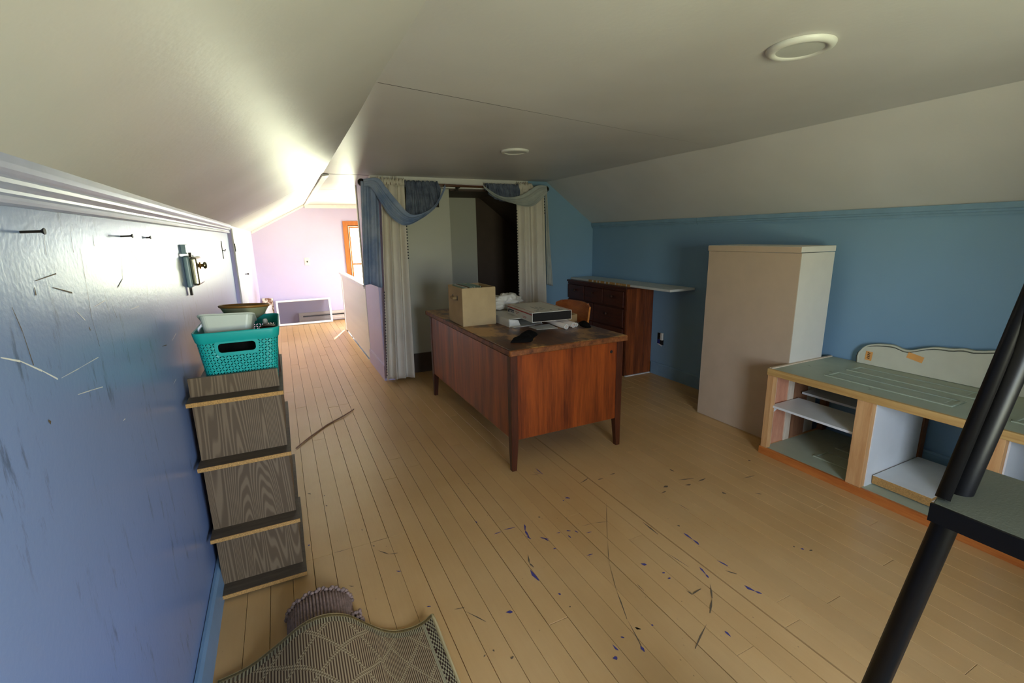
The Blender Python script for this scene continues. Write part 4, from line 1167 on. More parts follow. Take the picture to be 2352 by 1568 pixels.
# ---- what the basket holds
tb = thing('plastic_tub', 'pale grey plastic tub tilted on top of the teal basket', 'tub', (-.212, 2.155, 1.028), (math.radians(-20), math.radians(2), 0))
def tubring(h, w_, d_, r):
    return [Vector((x, y, h)) for x, y in rrect(-w_, w_, -d_, d_, r, 5)]
tr_ = [tubring(0, .078, .062, .02), tubring(.062, .090, .076, .022), tubring(.066, .091, .077, .022), tubring(.067, .098, .084, .026), tubring(.072, .098, .084, .026), tubring(.072, .089, .075, .022), tubring(.004, .076, .060, .02)]
tm = MB(); n_ = len(tr_[0])
for r_ in tr_: tm.v += r_
for a_ in range(len(tr_) - 1):
    for k in range(n_): tm.f.append((a_ * n_ + k, a_ * n_ + (k + 1) % n_, (a_ + 1) * n_ + (k + 1) % n_, (a_ + 1) * n_ + k))
tm.f.append(tuple(reversed(range(n_)))); tm.f.append(tuple((len(tr_) - 1) * n_ + k for k in range(n_)))
obj('tub_body', tm, 'tub', tb, local=True, bev=0)
bw_ = thing('glazed_bowl', 'olive glazed bowl with a brown rim lying behind the pale tub', 'bowl', (-.160, 2.335, 1.062), (math.radians(-4), math.radians(2), 0))
obj('bowl', MB().lathe([(0, 0), (.045, 0), (.075, .02), (.092, .05), (.096, .058), (.092, .058), (.072, .024), (.04, .004), (0, .004)], (0, 0, 0), (0, 0, 1), 40), 'olive_glaze', bw_, smooth=True, local=True)
obj('brown_rim', MB().lathe([(.0935, .052), (.0985, .055), (.0995, .061), (.094, .064), (.089, .060)], (0, 0, 0), (0, 0, 1), 40, closed=True), M['amber'], bw_, smooth=True, local=True)
bt = thing('spray_bottle', 'small clear bottle with a white cap inside the teal basket', 'bottle', (-.085, 2.30, SZ + .004))
obj('bottle', MB().lathe([(0, 0), (.019, 0), (.022, .006), (.022, .155), (.012, .175), (.009, .19), (0, .19)], (-.085, 2.30, SZ + .004), (0, 0, 1), 20), 'clear', bt, smooth=True)
obj('cap', MB().lathe([(0, .19), (.010, .19), (.010, .215), (.007, .222), (0, .222)], (-.085, 2.30, SZ + .004), (0, 0, 1), 16), 'white', bt, smooth=True)
mrn = obj('dark_pouch', slab(lambda u, v: Vector((-.105 + .055 * u, 2.175 + .03 * math.sin(3 * v) + .025 * v, SZ + .006 + .20 * v + .006 * math.sin(PI * u))), (.004, .035, .002), 6, 8), 'maroon', None, smooth=False)
tag(mrn, 'dark maroon pouch standing in the teal basket', 'pouch')
cup = thing('amber_cup', 'amber brown cup in the corner of the teal basket', 'cup', (-.062, 2.335, SZ + .004))
obj('cup_body', MB().lathe([(0, 0), (.024, 0), (.030, .17), (.027, .17), (.022, .004), (0, .004)], (-.074, 2.365, SZ + .004), (0, 0, 1), 20), 'amber', cup, smooth=True)
tin = thing('round_tin', 'dull grey round tin beside the dark pouch in the teal basket', 'tin', (-.07, 2.12, SZ + .004))
obj('tin_body', MB().lathe([(0, 0), (.028, 0), (.028, .18), (.0, .18)], (-.085, 2.105, SZ + .004), (0, 0, 1), 24), 'tin', tin)
obj('tin_lid', MB().lathe([(0, .18), (.0295, .18), (.0295, .19), (.026, .192), (.025, .188), (0, .188)], (-.085, 2.105, SZ + .004), (0, 0, 1), 24), 'tin', tin)

# ---- screws, rim lock and hook plate on the left wall
for (px, py, yy, ln, lab) in ((82, 534, 1.06, .030, 'long rusty screw standing out of the scratched wall'), (283, 543, 1.62, .026, 'shorter rusty screw standing out of the scratched wall'), (338, 546, 1.90, .012, 'stub of a nail low in the scratched wall')):
    z = PX(px, py, XL).z
    n_ = thing('wall_screw', lab, 'screw', (XL, yy, z))
    obj('shank', MB().tube([(XL - .005, yy, z), (XL + ln, yy, z + .001)], .0022, 8), 'iron', n_)
    obj('head', MB().lathe([(.0022, -.004), (.0055, 0), (.0055, .0012), (0, .0012)], (XL + ln, yy, z + .001), (1, 0, 0), 12), 'iron', n_)
lk = thing('rim_lock', 'old nickel rim lock with a knob on the scratched wall', 'lock', (XL, 2.56, 1.27))
obj('mount_plate', B(XL, XL + .022, 2.475, 2.66, 1.198, 1.335), 'teal_dull', lk, bev=.008, bseg=3)
obj('lock_case', B(XL + .022, XL + .048, 2.488, 2.65, 1.205, 1.33), 'brass', lk, bev=.010, bseg=3)
obj('strike', B(XL, XL + .018, 2.470, 2.53, 1.345, 1.385), 'teal_dull', lk, bev=.002)
obj('bolt', B(XL + .006, XL + .016, 2.478, 2.50, 1.165, 1.20), 'iron', lk, bev=.001)
obj('bolt', B(XL + .022, XL + .032, 2.49, 2.51, 1.33, 1.35), 'iron', lk, bev=.001)
kb = obj('knob', MB().lathe([(.007, 0), (.007, .012), (.014, .015), (.016, .020), (.012, .026), (0, .028)], (XL + .048, 2.57, 1.29), (1, 0, 0), 16), 'brass', lk, smooth=True)
obj('knob_rose', MB().lathe([(.0, 0), (.016, 0), (.013, .005), (.0, .005)], (XL + .048, 2.57, 1.29), (1, 0, 0), 16), 'brass2', kb)
hk = thing('hook_plate', 'narrow iron hook plate on the wall before the dark door joint', 'hook', (XL, 4.18, 1.33))
obj('plate', B(XL, XL + .004, 4.168, 4.188, 1.265, 1.395), 'iron', hk)
obj('hook', MB().tube([(XL + .003, 4.178, 1.325), (XL + .018, 4.178, 1.322), (XL + .022, 4.178, 1.335)], .003, 8), 'iron', hk)

# ---- open outlet on the right wall
ou = thing('wall_outlet', 'bare ivory outlet hanging from a hole in the blue wall', 'outlet', (XR, 3.40, .36))
obj('wall_hole', B(XR - .0015, XR, 3.385, 3.47, .315, .43), 'gap', ou)
obj('receptacle', MB().box(XR - .034, XR - .014, 3.372, 3.402, .368, .440), 'outlet', ou, bev=.006, bseg=2)
for zc in (.388, .420):
    obj('socket_face', MB().lathe([(0, 0), (.0125, 0), (.0125, .002), (0, .002)], (XR - .034, 3.387, zc), (-1, 0, 0), 14), 'outlet', ou)
    for dy_ in (-.005, .005):
        obj('slot', B(XR - .0367, XR - .0358, 3.387 + dy_ - .001, 3.387 + dy_ + .001, zc - .001, zc + .006), 'gap', ou)
obj('junction_box', B(XR - .006, XR - .0015, 3.435, 3.462, .322, .365), 'cable_blue', ou)
obj('cable', MB().tube([(XR - .002, 3.42, .41), (XR - .012, 3.41, .40), (XR - .015, 3.40, .405)], .004, 8), 'gap', ou)
obj('torn_plaster', MB().face([(XR - .002, 3.40, .298), (XR - .002, 3.47, .318), (XR - .002, 3.45, .325), (XR - .002, 3.41, .312)]), 'white', ou)

# ---- ceiling lamps
def clamp_(x, y, lab):
    t_ = thing('ceiling_lamp', lab, 'lamp', (x, y, ZC))
    obj('trim_ring', MB().lathe([(.066, .0), (.066, -.006), (.070, -.012), (.082, -.015), (.093, -.010), (.096, -.003), (.096, 0)], (x, y, ZC - .0005), (0, 0, 1), 48), 'lamp_white', t_, smooth=True)
    obj('lens', MB().lathe([(0, -.010), (.069, -.009), (.069, -.002), (0, -.002)], (x, y, ZC - .0005), (0, 0, 1), 48), 'lamp_lens', t_)
clamp_(1.525, 1.052, 'round white disc lamp on the ceiling above the floor by the stepladder')
clamp_(1.510, 3.005, 'round white disc lamp on the ceiling above the desk')

# ---- stick on the floor
st = obj('dry_stick', MB().tube([PZ(680, 1029, .006), PZ(712, 1003, .007), PZ(752, 975, .005), PZ(785, 957, .008), PZ(806, 944, .006), PZ(813, 939, .005)], .005, 8, rads=[.004, .0052, .0056, .0052, .0042, .003]), 'bamboo', None, smooth=True)
tag(st, 'thin brown dry stick lying on the tan floor', 'stick')

# ---- rolled bath mat and patterned rug
mat_ = thing('rolled_bath_mat', 'rolled grey-brown ribbed bath mat under the trellis rug', 'bath mat', (-.015, 1.6, 0))
NR = 30
def rib(u, v):
    th = PI * (1 - u)
    a_ = abs(math.sin(u * NR * PI))
    r_ = 1 - .10 * (1 - a_ ** .5)
    wob = 1 + .02 * noise.noise((u * 9, v * 40, 0))
    y = 1.34 + v * .36
    end = 1 - .10 * max(0, (v - .86) / .14) ** 2
    return Vector((-.010 + .116 * math.cos(th) * r_ * wob, y, .004 + .102 * math.sin(th) * r_ * wob * end))
obj('ribbed_back', MB().grid(NR * 6, 40, rib), 'bath_mat', mat_, smooth=True, solid=.004, soff=-1)
br_ = MB()
for i in range(46):
    u = i / 45; p = rib(u, 1.0); th = PI * (1 - u)
    n_ = Vector((math.cos(th), 0, math.sin(th)))
    sgn = 1 if i % 2 else -1
    br_.ball(p + n_ * .002 + Vector((0, .004 + sgn * .005, 0)), (.0085, .008, .0075), 8, 6)
for i in range(60):
    u = i / 59; p = Vector(rib(u, 1.0)); th = PI * (1 - u)
    n_ = Vector((math.cos(th), 0, math.sin(th)))
    br_.ball(p - n_ * .012 + Vector((0, .006 * (1 if i % 2 else -1), 0)), (.007, .007, .007), 6, 5)
o = obj('braided_edge', br_, 'bath_mat', mat_, smooth=True); o['kind'] = 'stuff'
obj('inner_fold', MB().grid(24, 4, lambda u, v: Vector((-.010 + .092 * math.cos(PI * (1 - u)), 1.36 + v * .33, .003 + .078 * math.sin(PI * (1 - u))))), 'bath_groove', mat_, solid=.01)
pl = MB()
rp = random.Random(11)
for i in range(240):
    a_ = rp.uniform(0, PI); rr_ = math.sqrt(rp.random()); yy = rp.uniform(1.45, 1.60)
    pl.ball((.098 + .034 * rr_ * math.cos(a_), yy, .012 + .045 * rr_ * math.sin(a_)), (rp.uniform(.005, .008),) * 3, 6, 4)
o = obj('shaggy_pile', pl, 'bath_mat', mat_, smooth=True); o['kind'] = 'stuff'

rz = curve_fn([(-.33, 0, .006), (-.24, 0, .022), (-.15, 0, .068), (-.07, 0, .112), (.0, 0, .1225), (.07, 0, .106), (.13, 0, .060), (.18, 0, .026), (.225, 0, .012), (.28, 0, .010), (.33, 0, .020), (.360, 0, .036)], 10)
ry = curve_fn([(-.33, 1.535, 0), (-.15, 1.53, 0), (.0, 1.528, 0), (.13, 1.495, 0), (.225, 1.464, 0), (.30, 1.452, 0), (.360, 1.453, 0)], 10)
def rugp(u, v):
    a_ = rz(u); x = a_.x
    k = (x + .33) / .69
    # y of the far edge at this x
    lo, hi = 0.0, 1.0
    for _ in range(18):
        m_ = (lo + hi) / 2
        if ry(m_).x < x: lo = m_
        else: hi = m_
    y = ry(lo).y - v * .85
    z = a_.z
    if x > .15: z = .008 + (z - .008) * max(0, 1 - v * 2.2) ** 1.5
    else: z = z * (1 - .25 * v)
    if x > .10: z = max(z, .008)
    return Vector((x, y, z))
rug = obj('trellis_rug', MB().grid(80, 60, rugp, lambda u, v: (.69 * (1 - u) * 1.12, v * .85)), 'rug', None, smooth=True, solid=.007, soff=1)
tag(rug, 'tan and brown trellis woven rug rumpled over the rolled bath mat', 'rug')
bind = MB().tube([rugp(i / 80, 0) + Vector((0, .001, .002)) for i in range(81)] + [rugp(1, j / 30) + Vector((.002, 0, .002)) for j in range(1, 31)], .0055, 6)
obj('bound_edge', bind, 'rug_edge', rug, smooth=True)
lb = obj('care_label', MB().hexa([tuple(PZ(852, 1449, .006)), tuple(PZ(862, 1449, .006)), tuple(PZ(861, 1444, .006)), tuple(PZ(853, 1443, .006)), tuple(PZ(852, 1449, .008)), tuple(PZ(862, 1449, .008)), tuple(PZ(861, 1444, .008)), tuple(PZ(853, 1443, .008))]), 'white', rug)

# ---- things on the desk
fb = thing('fabric_file_box', 'tan linen file box holding folders on the desk', 'file box', (1.265, 3.28, DZ), (0, 0, math.radians(-2)))
bxw, bxd, bxh, tk = .255, .34, .274, .008
hx, hy = bxw / 2, bxd / 2
obj('front_wall', B(-hx, hx, -hy, -hy + tk, 0, bxh), 'tan_fabric', fb, local=True, bev=.002)
obj('rear_wall', B(-hx, hx, hy - tk, hy, 0, bxh), 'tan_fabric', fb, local=True, bev=.002)
lw_ = obj('side_wall', B(-hx, -hx + tk, -hy + tk, hy - tk, 0, bxh), 'tan_fabric', fb, local=True, bev=.002)
obj('side_wall', B(hx - tk, hx, -hy + tk, hy - tk, 0, bxh), 'tan_fabric', fb, local=True, bev=.002)
obj('bottom', B(-hx + tk, hx - tk, -hy + tk, hy - tk, 0, .006), 'tan_fabric', fb, local=True)
obj('handle_strap', MB().tube([(-hx - .001, .05, .195), (-hx - .02, .035, .193), (-hx - .02, -.035, .193), (-hx - .001, -.05, .195)], .010, 8), 'tan_trim', lw_, local=True)
obj('grommet', MB().box(-hx - .0015, -hx + .001, -.062, -.042, .178, .212).box(-hx - .0015, -hx + .001, .042, .062, .178, .212), 'iron', lw_, local=True)
fl_ = random.Random(5)
ym = ['folder_a', 'folder_b', 'folder_c', 'folder_a', 'folder_b', 'folder_a', 'folder_c', 'folder_b', 'folder_a', 'folder_c']
labs = {'folder_a': 'pale green folder filed upright in the tan file box', 'folder_b': 'white folder filed upright in the tan file box', 'folder_c': 'brown folder filed upright in the tan file box'}
for i, mt in enumerate(ym):
    x_ = -hx + .020 + i * .0145
    h_ = fl_.uniform(.262, .284)
    f_ = obj('file_folder', MB().hexa([(x_, -hy + .02, .008), (x_ + .003, -hy + .02, .008), (x_ + .003, hy - .02, .008), (x_, hy - .02, .008), (x_ + .010, -hy + .02, h_), (x_ + .013, -hy + .02, h_), (x_ + .013, hy - .02, h_), (x_ + .010, hy - .02, h_)]), mt, None)
    f_.location = fb.location; f_.rotation_euler = fb.rotation_euler
    od = ['first', 'second', 'third', 'fourth', 'fifth', 'sixth', 'seventh', 'eighth', 'ninth', 'tenth'][i]
    tag(f_, '%s folder, %s from the handled side of the tan file box' % ({'folder_a': 'pale green', 'folder_b': 'white', 'folder_c': 'brown'}[mt], od), 'folder', 'folders in the tan file box')

def crumple(name, mat, pts, h, lab, cat, seed, parent=None, n=26, flat=.5):
    """lump of cloth filling an outline on the desk, thick in the middle"""
    c = sum((Vector(p) for p in pts), Vector()) / len(pts)
    f = curve_fn(list(pts) + [pts[0]], 6)
    def g(u, v):
        e_ = f(u); p = c.lerp(e_, v)
        k = (1 - v ** 2.2) ** flat
        nz = noise.noise((p.x * 22 + seed, p.y * 22, seed)) * .5 + .75
        return Vector((p.x, p.y, c.z + h * k * nz))
    mb = MB().grid(n * 2, 12, g)
    mb.grid(n * 2, 4, lambda u, v: c.lerp(f(u), v) + Vector((0, 0, .0005)))
    return tag(obj(name, mb, mat, parent, smooth=True), lab, cat)
z = DZ + .001
crumple('black_glove', 'black_cloth', [PZ(*q, z) for q in ((1172, 787), (1190, 787), (1219, 785), (1226, 776), (1235, 768), (1230, 763), (1216, 761), (1203, 765), (1190, 775), (1178, 780))], .03, 'crumpled black cloth lying on the bare desk top', 'cloth', 3)
crumple('black_sock', 'black_cloth', [PZ(*q, z) for q in ((1332, 748), (1345, 753), (1358, 752), (1352, 744), (1340, 738), (1330, 741))], .022, 'crumpled black cloth beside the open tube ends', 'cloth', 8)

# open white box under the mailer
wb_ = thing('white_carton', 'open white carton lying under the printed mailing box', 'carton', (1.55, 3.06, DZ))
cx0, cx1, cy0, cy1, chh = 1.406, 1.68, 2.925, 3.46, .052
obj('bottom', B(cx0, cx1, cy0, cy1, DZ + .0005, DZ + .003), 'card_white', wb_)
obj('side_wall', MB().hexa([(cx0, cy0, DZ + .003), (cx0 + .004, cy0, DZ + .003), (cx0 + .004, cy1, DZ + .003), (cx0, cy1, DZ + .003), (cx0 + .006, cy0 + .02, DZ + chh), (cx0 + .01, cy0 + .02, DZ + chh), (cx0 + .01, cy1, DZ + chh), (cx0 + .006, cy1, DZ + chh)]), 'card_white', wb_)
obj('side_wall', B(cx1 - .004, cx1, cy0 + .02, cy1, DZ + .003, DZ + chh), 'card_white', wb_)
obj('rear_wall', B(cx0, cx1, cy1 - .004, cy1, DZ + .003, DZ + chh), 'card_white', wb_)
obj('lid', B(cx0 + .006, cx1, cy0 + .02, cy1, DZ + chh, DZ + chh + .003), 'card_white', wb_)
fl2 = obj('front_flap', MB().hexa([(cx0 + .02, cy0 - .035, DZ + .001), (cx1 - .08, cy0 - .02, DZ + .001), (cx1 - .07, cy0, DZ + .003), (cx0 + .005, cy0, DZ + .003), (cx0 + .02, cy0 - .035, DZ + .004), (cx1 - .08, cy0 - .02, DZ + .004), (cx1 - .07, cy0, DZ + .006), (cx0 + .005, cy0, DZ + .006)]), 'card_white', wb_)
obj('tuck_flap', MB().hexa([(cx0 + .01, cy0 + .012, DZ + .004), (cx0 + .09, cy0 + .004, DZ + .006), (cx0 + .09, cy0 + .007, DZ + .006), (cx0 + .01, cy0 + .015, DZ + .004), (cx0 + .01, cy0 + .016, DZ + chh - .002), (cx0 + .07, cy0 - .002, DZ + chh - .006), (cx0 + .07, cy0 + .001, DZ + chh - .006), (cx0 + .01, cy0 + .019, DZ + chh - .002)]), 'card_white', wb_)

# printed mailing box resting on the carton
mlz = DZ + chh + .0045
ml = thing('mailing_box', 'flat white mailing box with red stripes and a dark end', 'mailing box', (1.487, 2.735, mlz), (0, 0, math.radians(-4.5)))
mw_, mdp, mh, t_ = .300, .46, .066, .003
obj('bottom', B(0, mw_, 0, mdp, 0, t_), 'card_white', ml, local=True)
tp = obj('top', B(0, mw_, 0, mdp, mh - t_, mh), 'card_white', ml, local=True)
lf = obj('side_wall', B(0, t_, 0, mdp, t_, mh - t_), 'card_white', ml, local=True)
obj('side_wall', B(mw_ - t_, mw_, 0, mdp, t_, mh - t_), 'card_white', ml, local=True)
obj('end_wall', B(t_, mw_ - t_, mdp - t_, mdp, t_, mh - t_), 'card_white', ml, local=True)
obj('dark_end', B(t_, mw_ - t_, .004, .006, t_, mh - t_), 'gap', ml, local=True)
obj('lining', MB().box(t_, t_ + .0008, .002, mdp - t_, t_, mh - t_).box(mw_ - t_ - .0008, mw_ - t_, .002, mdp - t_, t_, mh - t_).box(t_, mw_ - t_, .002, mdp - t_, t_, t_ + .0008), 'card_brown', ml, local=True)
e_ = .0006
obj('red_stripe', MB().box(-e_, 0, .001, mdp - .001, mh - .018, mh - .010), 'red_ink', lf, local=True)
obj('red_stripe', MB().box(.012, .016, .001, mdp - .001, mh, mh + e_), 'red_ink', tp, local=True)
obj('red_stripe', MB().box(mw_ - .016, mw_ - .012, .001, mdp - .001, mh, mh + e_), 'red_ink', tp, local=True)
def prints(parent, lst, mat, side):
    for (a_, b_, c_, d__) in lst:
        if side == 'top': obj('print_block', B(a_, b_, c_, d__, mh, mh + e_), mat, parent, local=True)
        else: obj('print_block', B(-e_, 0, a_, b_, c_, d__), mat, parent, local=True)
prints(tp, [(.055, .075, .055, .062), (.06, .13, .10, .104), (.17, .185, .075, .082), (.225, .262, .060, .068), (.22, .26, .045, .050), (.225, .25, .085, .089)], 'dark_ink', 'top')
prints(tp, [(.10, .104, .12, .26), (.125, .128, .12, .24), (.15, .153, .12, .22)], 'dark_ink', 'top')
prints(lf, [(.33, .44, .030, .040), (.42, .45, .014, .030), (.33, .40, .020, .025)], 'dark_ink', 'left')
prints(lf, [(.235, .30, .032, .036), (.26, .29, .022, .025), (.10, .17, .020, .023), (.11, .16, .012, .015)], 'red_ink', 'left')

# paper tubes under the mailer
for i, (q, r_, dx, lab) in enumerate((((1301, 749), .0165, .03, 'white-ended paper roll with the thickest wrapping beside the carton'), ((1314, 744.5), .0165, .02, 'white-ended paper roll lying between two others under the mailing box'), ((1324.5, 744), .0135, .07, 'thinnest white-ended paper roll next to the black cloth'))):
    p = PY(*q, 2.665 + .02 * i); p.z = DZ + r_ + .0008
    if i: p.x = PZ(*((1314, 752), (1325, 751))[i - 1], DZ).x + .004
    d = Vector((dx * .25, .40, 0))
    t0 = thing('paper_roll', lab, 'paper roll', tuple(p))
    obj('roll', MB().tube([p, p + d], r_, 20, caps=False), 'paper_tube', t0, smooth=True, solid=.0022, soff=-1)
    obj('white_end', MB().lathe([(r_ - .0032, -.0006), (r_ + .0004, -.0006), (r_ + .0004, .004), (r_ - .0032, .004)], p, d, 22, closed=True), 'paper_in', t0)
    if i == 0: obj('wrapping', MB().tube([p + d * .10, p + d * .96], r_ + .0012, 18), 'paper_tube', t0, smooth=True)
ps = obj('paper_sheets', slab(lambda u, v: Vector((1.53 + .15 * u, 2.75 + .12 * v - .03 * u, DZ + .0012 + .010 * v * u)), (0, 0, .002), 6, 6), 'card_white', None)
tag(ps, 'loose white paper sheets under the paper rolls', 'paper')
cb = obj('brown_carton', MB().hexa([(1.862, 2.86, DZ + .0005), (1.935, 2.86, DZ + .0005), (1.94, 3.05, DZ + .0005), (1.862, 3.05, DZ + .0005), (1.862, 2.86, DZ + .052), (1.935, 2.86, DZ + .060), (1.94, 3.05, DZ + .062), (1.862, 3.05, DZ + .054)]), 'card_brown', None, bev=.002)
tag(cb, 'brown cardboard box end showing between the mailer and the chair', 'carton')

# crumpled bubble wrap behind the mailer
def bub(u, v):
    th = 2 * PI * u; ph = PI * v
    d_ = Vector((math.sin(ph) * math.cos(th), math.sin(ph) * math.sin(th), math.cos(ph)))
    r_ = 1 + .45 * noise.noise(d_ * 1.6 + Vector((4, 1, 7))) + .25 * noise.noise(d_ * 4.0) + .08 * noise.noise(d_ * 11)
    return Vector((1.575 + .125 * r_ * d_.x, 3.335 + .085 * r_ * d_.y, .89 + .062 * r_ * d_.z))
bw2 = MB().grid(56, 30, bub)
zmin = min(v.z for v in bw2.v)
for v in bw2.v: v.z += DZ + chh + .0045 - zmin
tag(obj('bubble_wrap', bw2, 'wrap', None, smooth=True), 'crumpled pale bubble wrap piled behind the mailing box', 'bubble wrap')

# ---- keys on the chase
kx, ky, kz = 1.515, 4.738, 1.805
ky_ = thing('hanging_keys', 'old dark iron key hanging on the off-white chase', 'key', (kx, ky, kz))
obj('nail', MB().tube([(kx, 4.742, kz), (kx, 4.722, kz + .002)], .003, 6), 'iron', ky_)
obj('key_bow', MB().tube([(kx + .018 * math.cos(a_ * PI / 8), 4.730, kz - .022 + .018 * math.sin(a_ * PI / 8)) for a_ in range(17)], .004, 6), 'iron', ky_)
obj('key_shank', MB().tube([(kx, 4.730, kz - .04), (kx - .012, 4.730, kz - .11)], .005, 6), 'iron', ky_)
obj('key_bit', B(kx - .034, kx - .004, 4.726, 4.734, kz - .118, kz - .088), 'iron', ky_)

# ================================================================ CURTAINS
RY = 4.515
rodz = lambda x: 1.882 - .010 * (x - .75) / 1.9
rod = thing('curtain_rod', 'brown wooden curtain rod with dark ball finials', 'curtain rod', (1.68, RY, 1.877))
obj('pole', MB().tube([(.742, RY, rodz(.742)), (2.60, RY, rodz(2.60))], .0125, 14), 'rod_wood', rod, smooth=True)
for x in (.735, 2.63):
    obj('finial', MB().ball((x, RY, rodz(x)), .033, 16, 12).tube([(x - .03, RY, rodz(x)), (x + .03, RY, rodz(x))], .018, 12), 'iron', rod, smooth=True)
for x in (.86, 1.66, 2.50):
    obj('bracket', MB().tube([(x, RY, rodz(x) - .014), (x, 4.60, rodz(x) - .014)], .007, 8).box(x - .015, x + .015, 4.592, 4.60, rodz(x) - .045, rodz(x) + .02), 'iron', rod)

def panel(name, TL, TR, BL, BR_, nf, amp0, amp1, lab, mat='curtain', ph=0.0, flare=None, y0=RY - .02, thick=.0015, header=True):
    """hanging gathered cloth: straight edges TL->BL and TR->BR, nf folds that deepen downwards"""
    root = thing(name, lab, 'curtain', ((TL[0] + TR[0]) / 2, y0, 0))
    def f(u, v):
        xl = TL[0] + (BL[0] - TL[0]) * v; xr = TR[0] + (BR_[0] - TR[0]) * v
        z = TL[1] + (TR[1] - TL[1]) * u; zb_ = BL[1] + (BR_[1] - BL[1]) * u
        zz = z + (zb_ - z) * v
        am = amp0 + (amp1 - amp0) * v
        w_ = u + .025 * math.sin(u * 17 + ph)
        a_ = math.sin(2 * PI * nf * w_ + ph)
        b_ = .35 * math.sin(2 * PI * nf * .53 * w_ + 1.3 + ph + v)
        x = xl + (xr - xl) * (u + .012 * math.cos(2 * PI * nf * w_ + ph))
        g_ = .004 * math.sin(u * 190) * max(0, 1 - v * 9)
        return Vector((x, y0 - am * (a_ + b_) - .012 * v, zz + (.006 * a_ if v > .99 else 0) + g_))
    obj('cloth', MB().grid(int(nf * 22), 44, f), mat, root, smooth=True, solid=thick)
    return root, f
lp, lf_ = panel('cream_curtain', (.895, 1.868), (1.112, 1.866), (.812, .040), (1.088, .030), 3.4, .014, .034, 'cream curtain panel hung beside the blue scarf at the closet side wall', ph=.4)
rp2, rf_ = panel('cream_curtain', (2.268, 1.865), (2.600, 1.862), (2.285, .035), (2.640, .035), 4.6, .014, .032, 'cream curtain panel hung beside the blue partition wall', ph=1.9)
def ruffle(root, x0, x1, nm='gathered_header'):
    def f(u, v):
        x = x0 + (x1 - x0) * u; th = v * 2 * PI
        r_ = .020 + .010 * math.sin(u * 60) * math.sin(u * 23 + 1) + .006 * math.sin(u * 140)
        up = .024 * max(0, math.sin(th)) * (1 + .5 * math.sin(u * 48))
        return Vector((x, RY + r_ * math.cos(th), rodz(x) + r_ * math.sin(th) + up))
    obj(nm, MB().grid(90, 14, f), 'curtain', root, smooth=True)
ruffle(lp, .880, 1.128); ruffle(rp2, 2.30, 2.46)
def dots(root, f, u, v0, v1, n, nm='lace_dot'):
    mb = MB()
    for i in range(n):
        p = Vector(f(u, v0 + (v1 - v0) * i / (n - 1)))
        mb.ball(p + Vector((0, -.004, 0)), (.0075, .004, .0062), 6, 4)
    o_ = obj('lace_trim', mb, 'lace', root, smooth=True); o_['kind'] = 'stuff'
dots(lp, lf_, .0, .53, .97, 30); dots(lp, lf_, 1.0, .20, .36, 12)
dots(rp2, rf_, .0, .12, .60, 32); dots(rp2, rf_, 1.0, .02, .13, 8)

def drape(name, top, bot, lab, mat, nf=5, amp=.012, y0=RY - .055, nu=60, nv=28, root=None, pname='swag', depth=.05):
    """swag between an upper and a lower edge; folds follow its length"""
    T, Bt = curve_fn([(x, 0, z) for x, z in top], 10), curve_fn([(x, 0, z) for x, z in bot], 10)
    def f(u, v):
        p = T(u).lerp(Bt(u), v)
        e_ = math.sin(PI * min(1, max(0, u)))
        return Vector((p.x, y0 - depth * e_ * (.35 + .65 * v) - amp * (math.sin(2 * PI * nf * v + 2.2 * u) + .5 * math.sin(2 * PI * nf * 1.7 * v + 5 * u)) * (.3 + .7 * e_), p.z))
    return obj(pname, MB().grid(nu, nv, f), mat, root, smooth=True, solid=.0015)
sc1 = thing('blue_scarf_valance', 'mottled blue scarf swagged over the rod beside the closet side wall', 'scarf', (1.1, RY, 1.7))
drape('s', [(.745, 1.905), (.87, 1.915), (.94, 1.83), (1.03, 1.715), (1.14, 1.605), (1.28, 1.625), (1.40, 1.715), (1.495, 1.885)],
      [(.745, 1.84), (.80, 1.83), (.875, 1.70), (.94, 1.59), (1.06, 1.505), (1.20, 1.545), (1.38, 1.665), (1.50, 1.845)], '', 'scarf', 3, .010, root=sc1)
def tail(u, v):
    xl = .718 + (.672 - .718) * v; xr = .872 + (.842 - .872) * v
    z = 1.885 + (.975 - 1.885) * v - .02 * u * (v > .98) + .012 * math.sin(u * 5) * v
    fold = .020 * math.sin(2 * PI * 1.6 * u + .6) + .006 * math.sin(2 * PI * 4 * u + v * 2)
    return Vector((xl + (xr - xl) * u, RY - .045 - fold - .01 * v, z))
obj('tail', MB().grid(36, 40, tail), 'scarf', sc1, smooth=True, solid=.0015)
obj('rod_wrap', MB().grid(40, 14, lambda u, v: Vector((.742 + .145 * u, RY + (.024 + .006 * math.sin(u * 40)) * math.cos(v * 2 * PI), rodz(.8) + (.026 + .006 * math.sin(u * 31)) * math.sin(v * 2 * PI)))), 'scarf', sc1, smooth=True)
def gathered(name_root, x0, x1, zt, botpts, nf, mat, nm):
    bz = curve_fn([(x, 0, z) for x, z in botpts], 10)
    def f(u, v):
        p = bz(u); x = x0 + (x1 - x0) * u
        xx = x + (p.x - x) * v
        z = zt + (p.z - zt) * v
        a_ = math.sin(2 * PI * nf * (u + .02 * math.sin(u * 21))) + .5 * math.sin(2 * PI * nf * 1.63 * u + 1)
        return Vector((xx + .006 * math.sin(v * 6 + u * 30), RY - .030 - .013 * a_ * (.5 + .5 * v) - .02 * math.sin(PI * v), z + .006 * math.sin(u * 90) * (v < .05)))
    obj(nm, MB().grid(int(nf * 12), 22, f), mat, name_root, smooth=True, solid=.0015)
    obj('rod_wrap', MB().grid(int(nf * 8), 12, lambda u, v: Vector((x0 + (x1 - x0) * u, RY + (.024 + .007 * math.sin(u * nf * 7)) * math.cos(v * 2 * PI), rodz(x0) + (.028 + .008 * math.sin(u * nf * 5 + 1)) * math.sin(v * 2 * PI)))), mat, name_root, smooth=True)
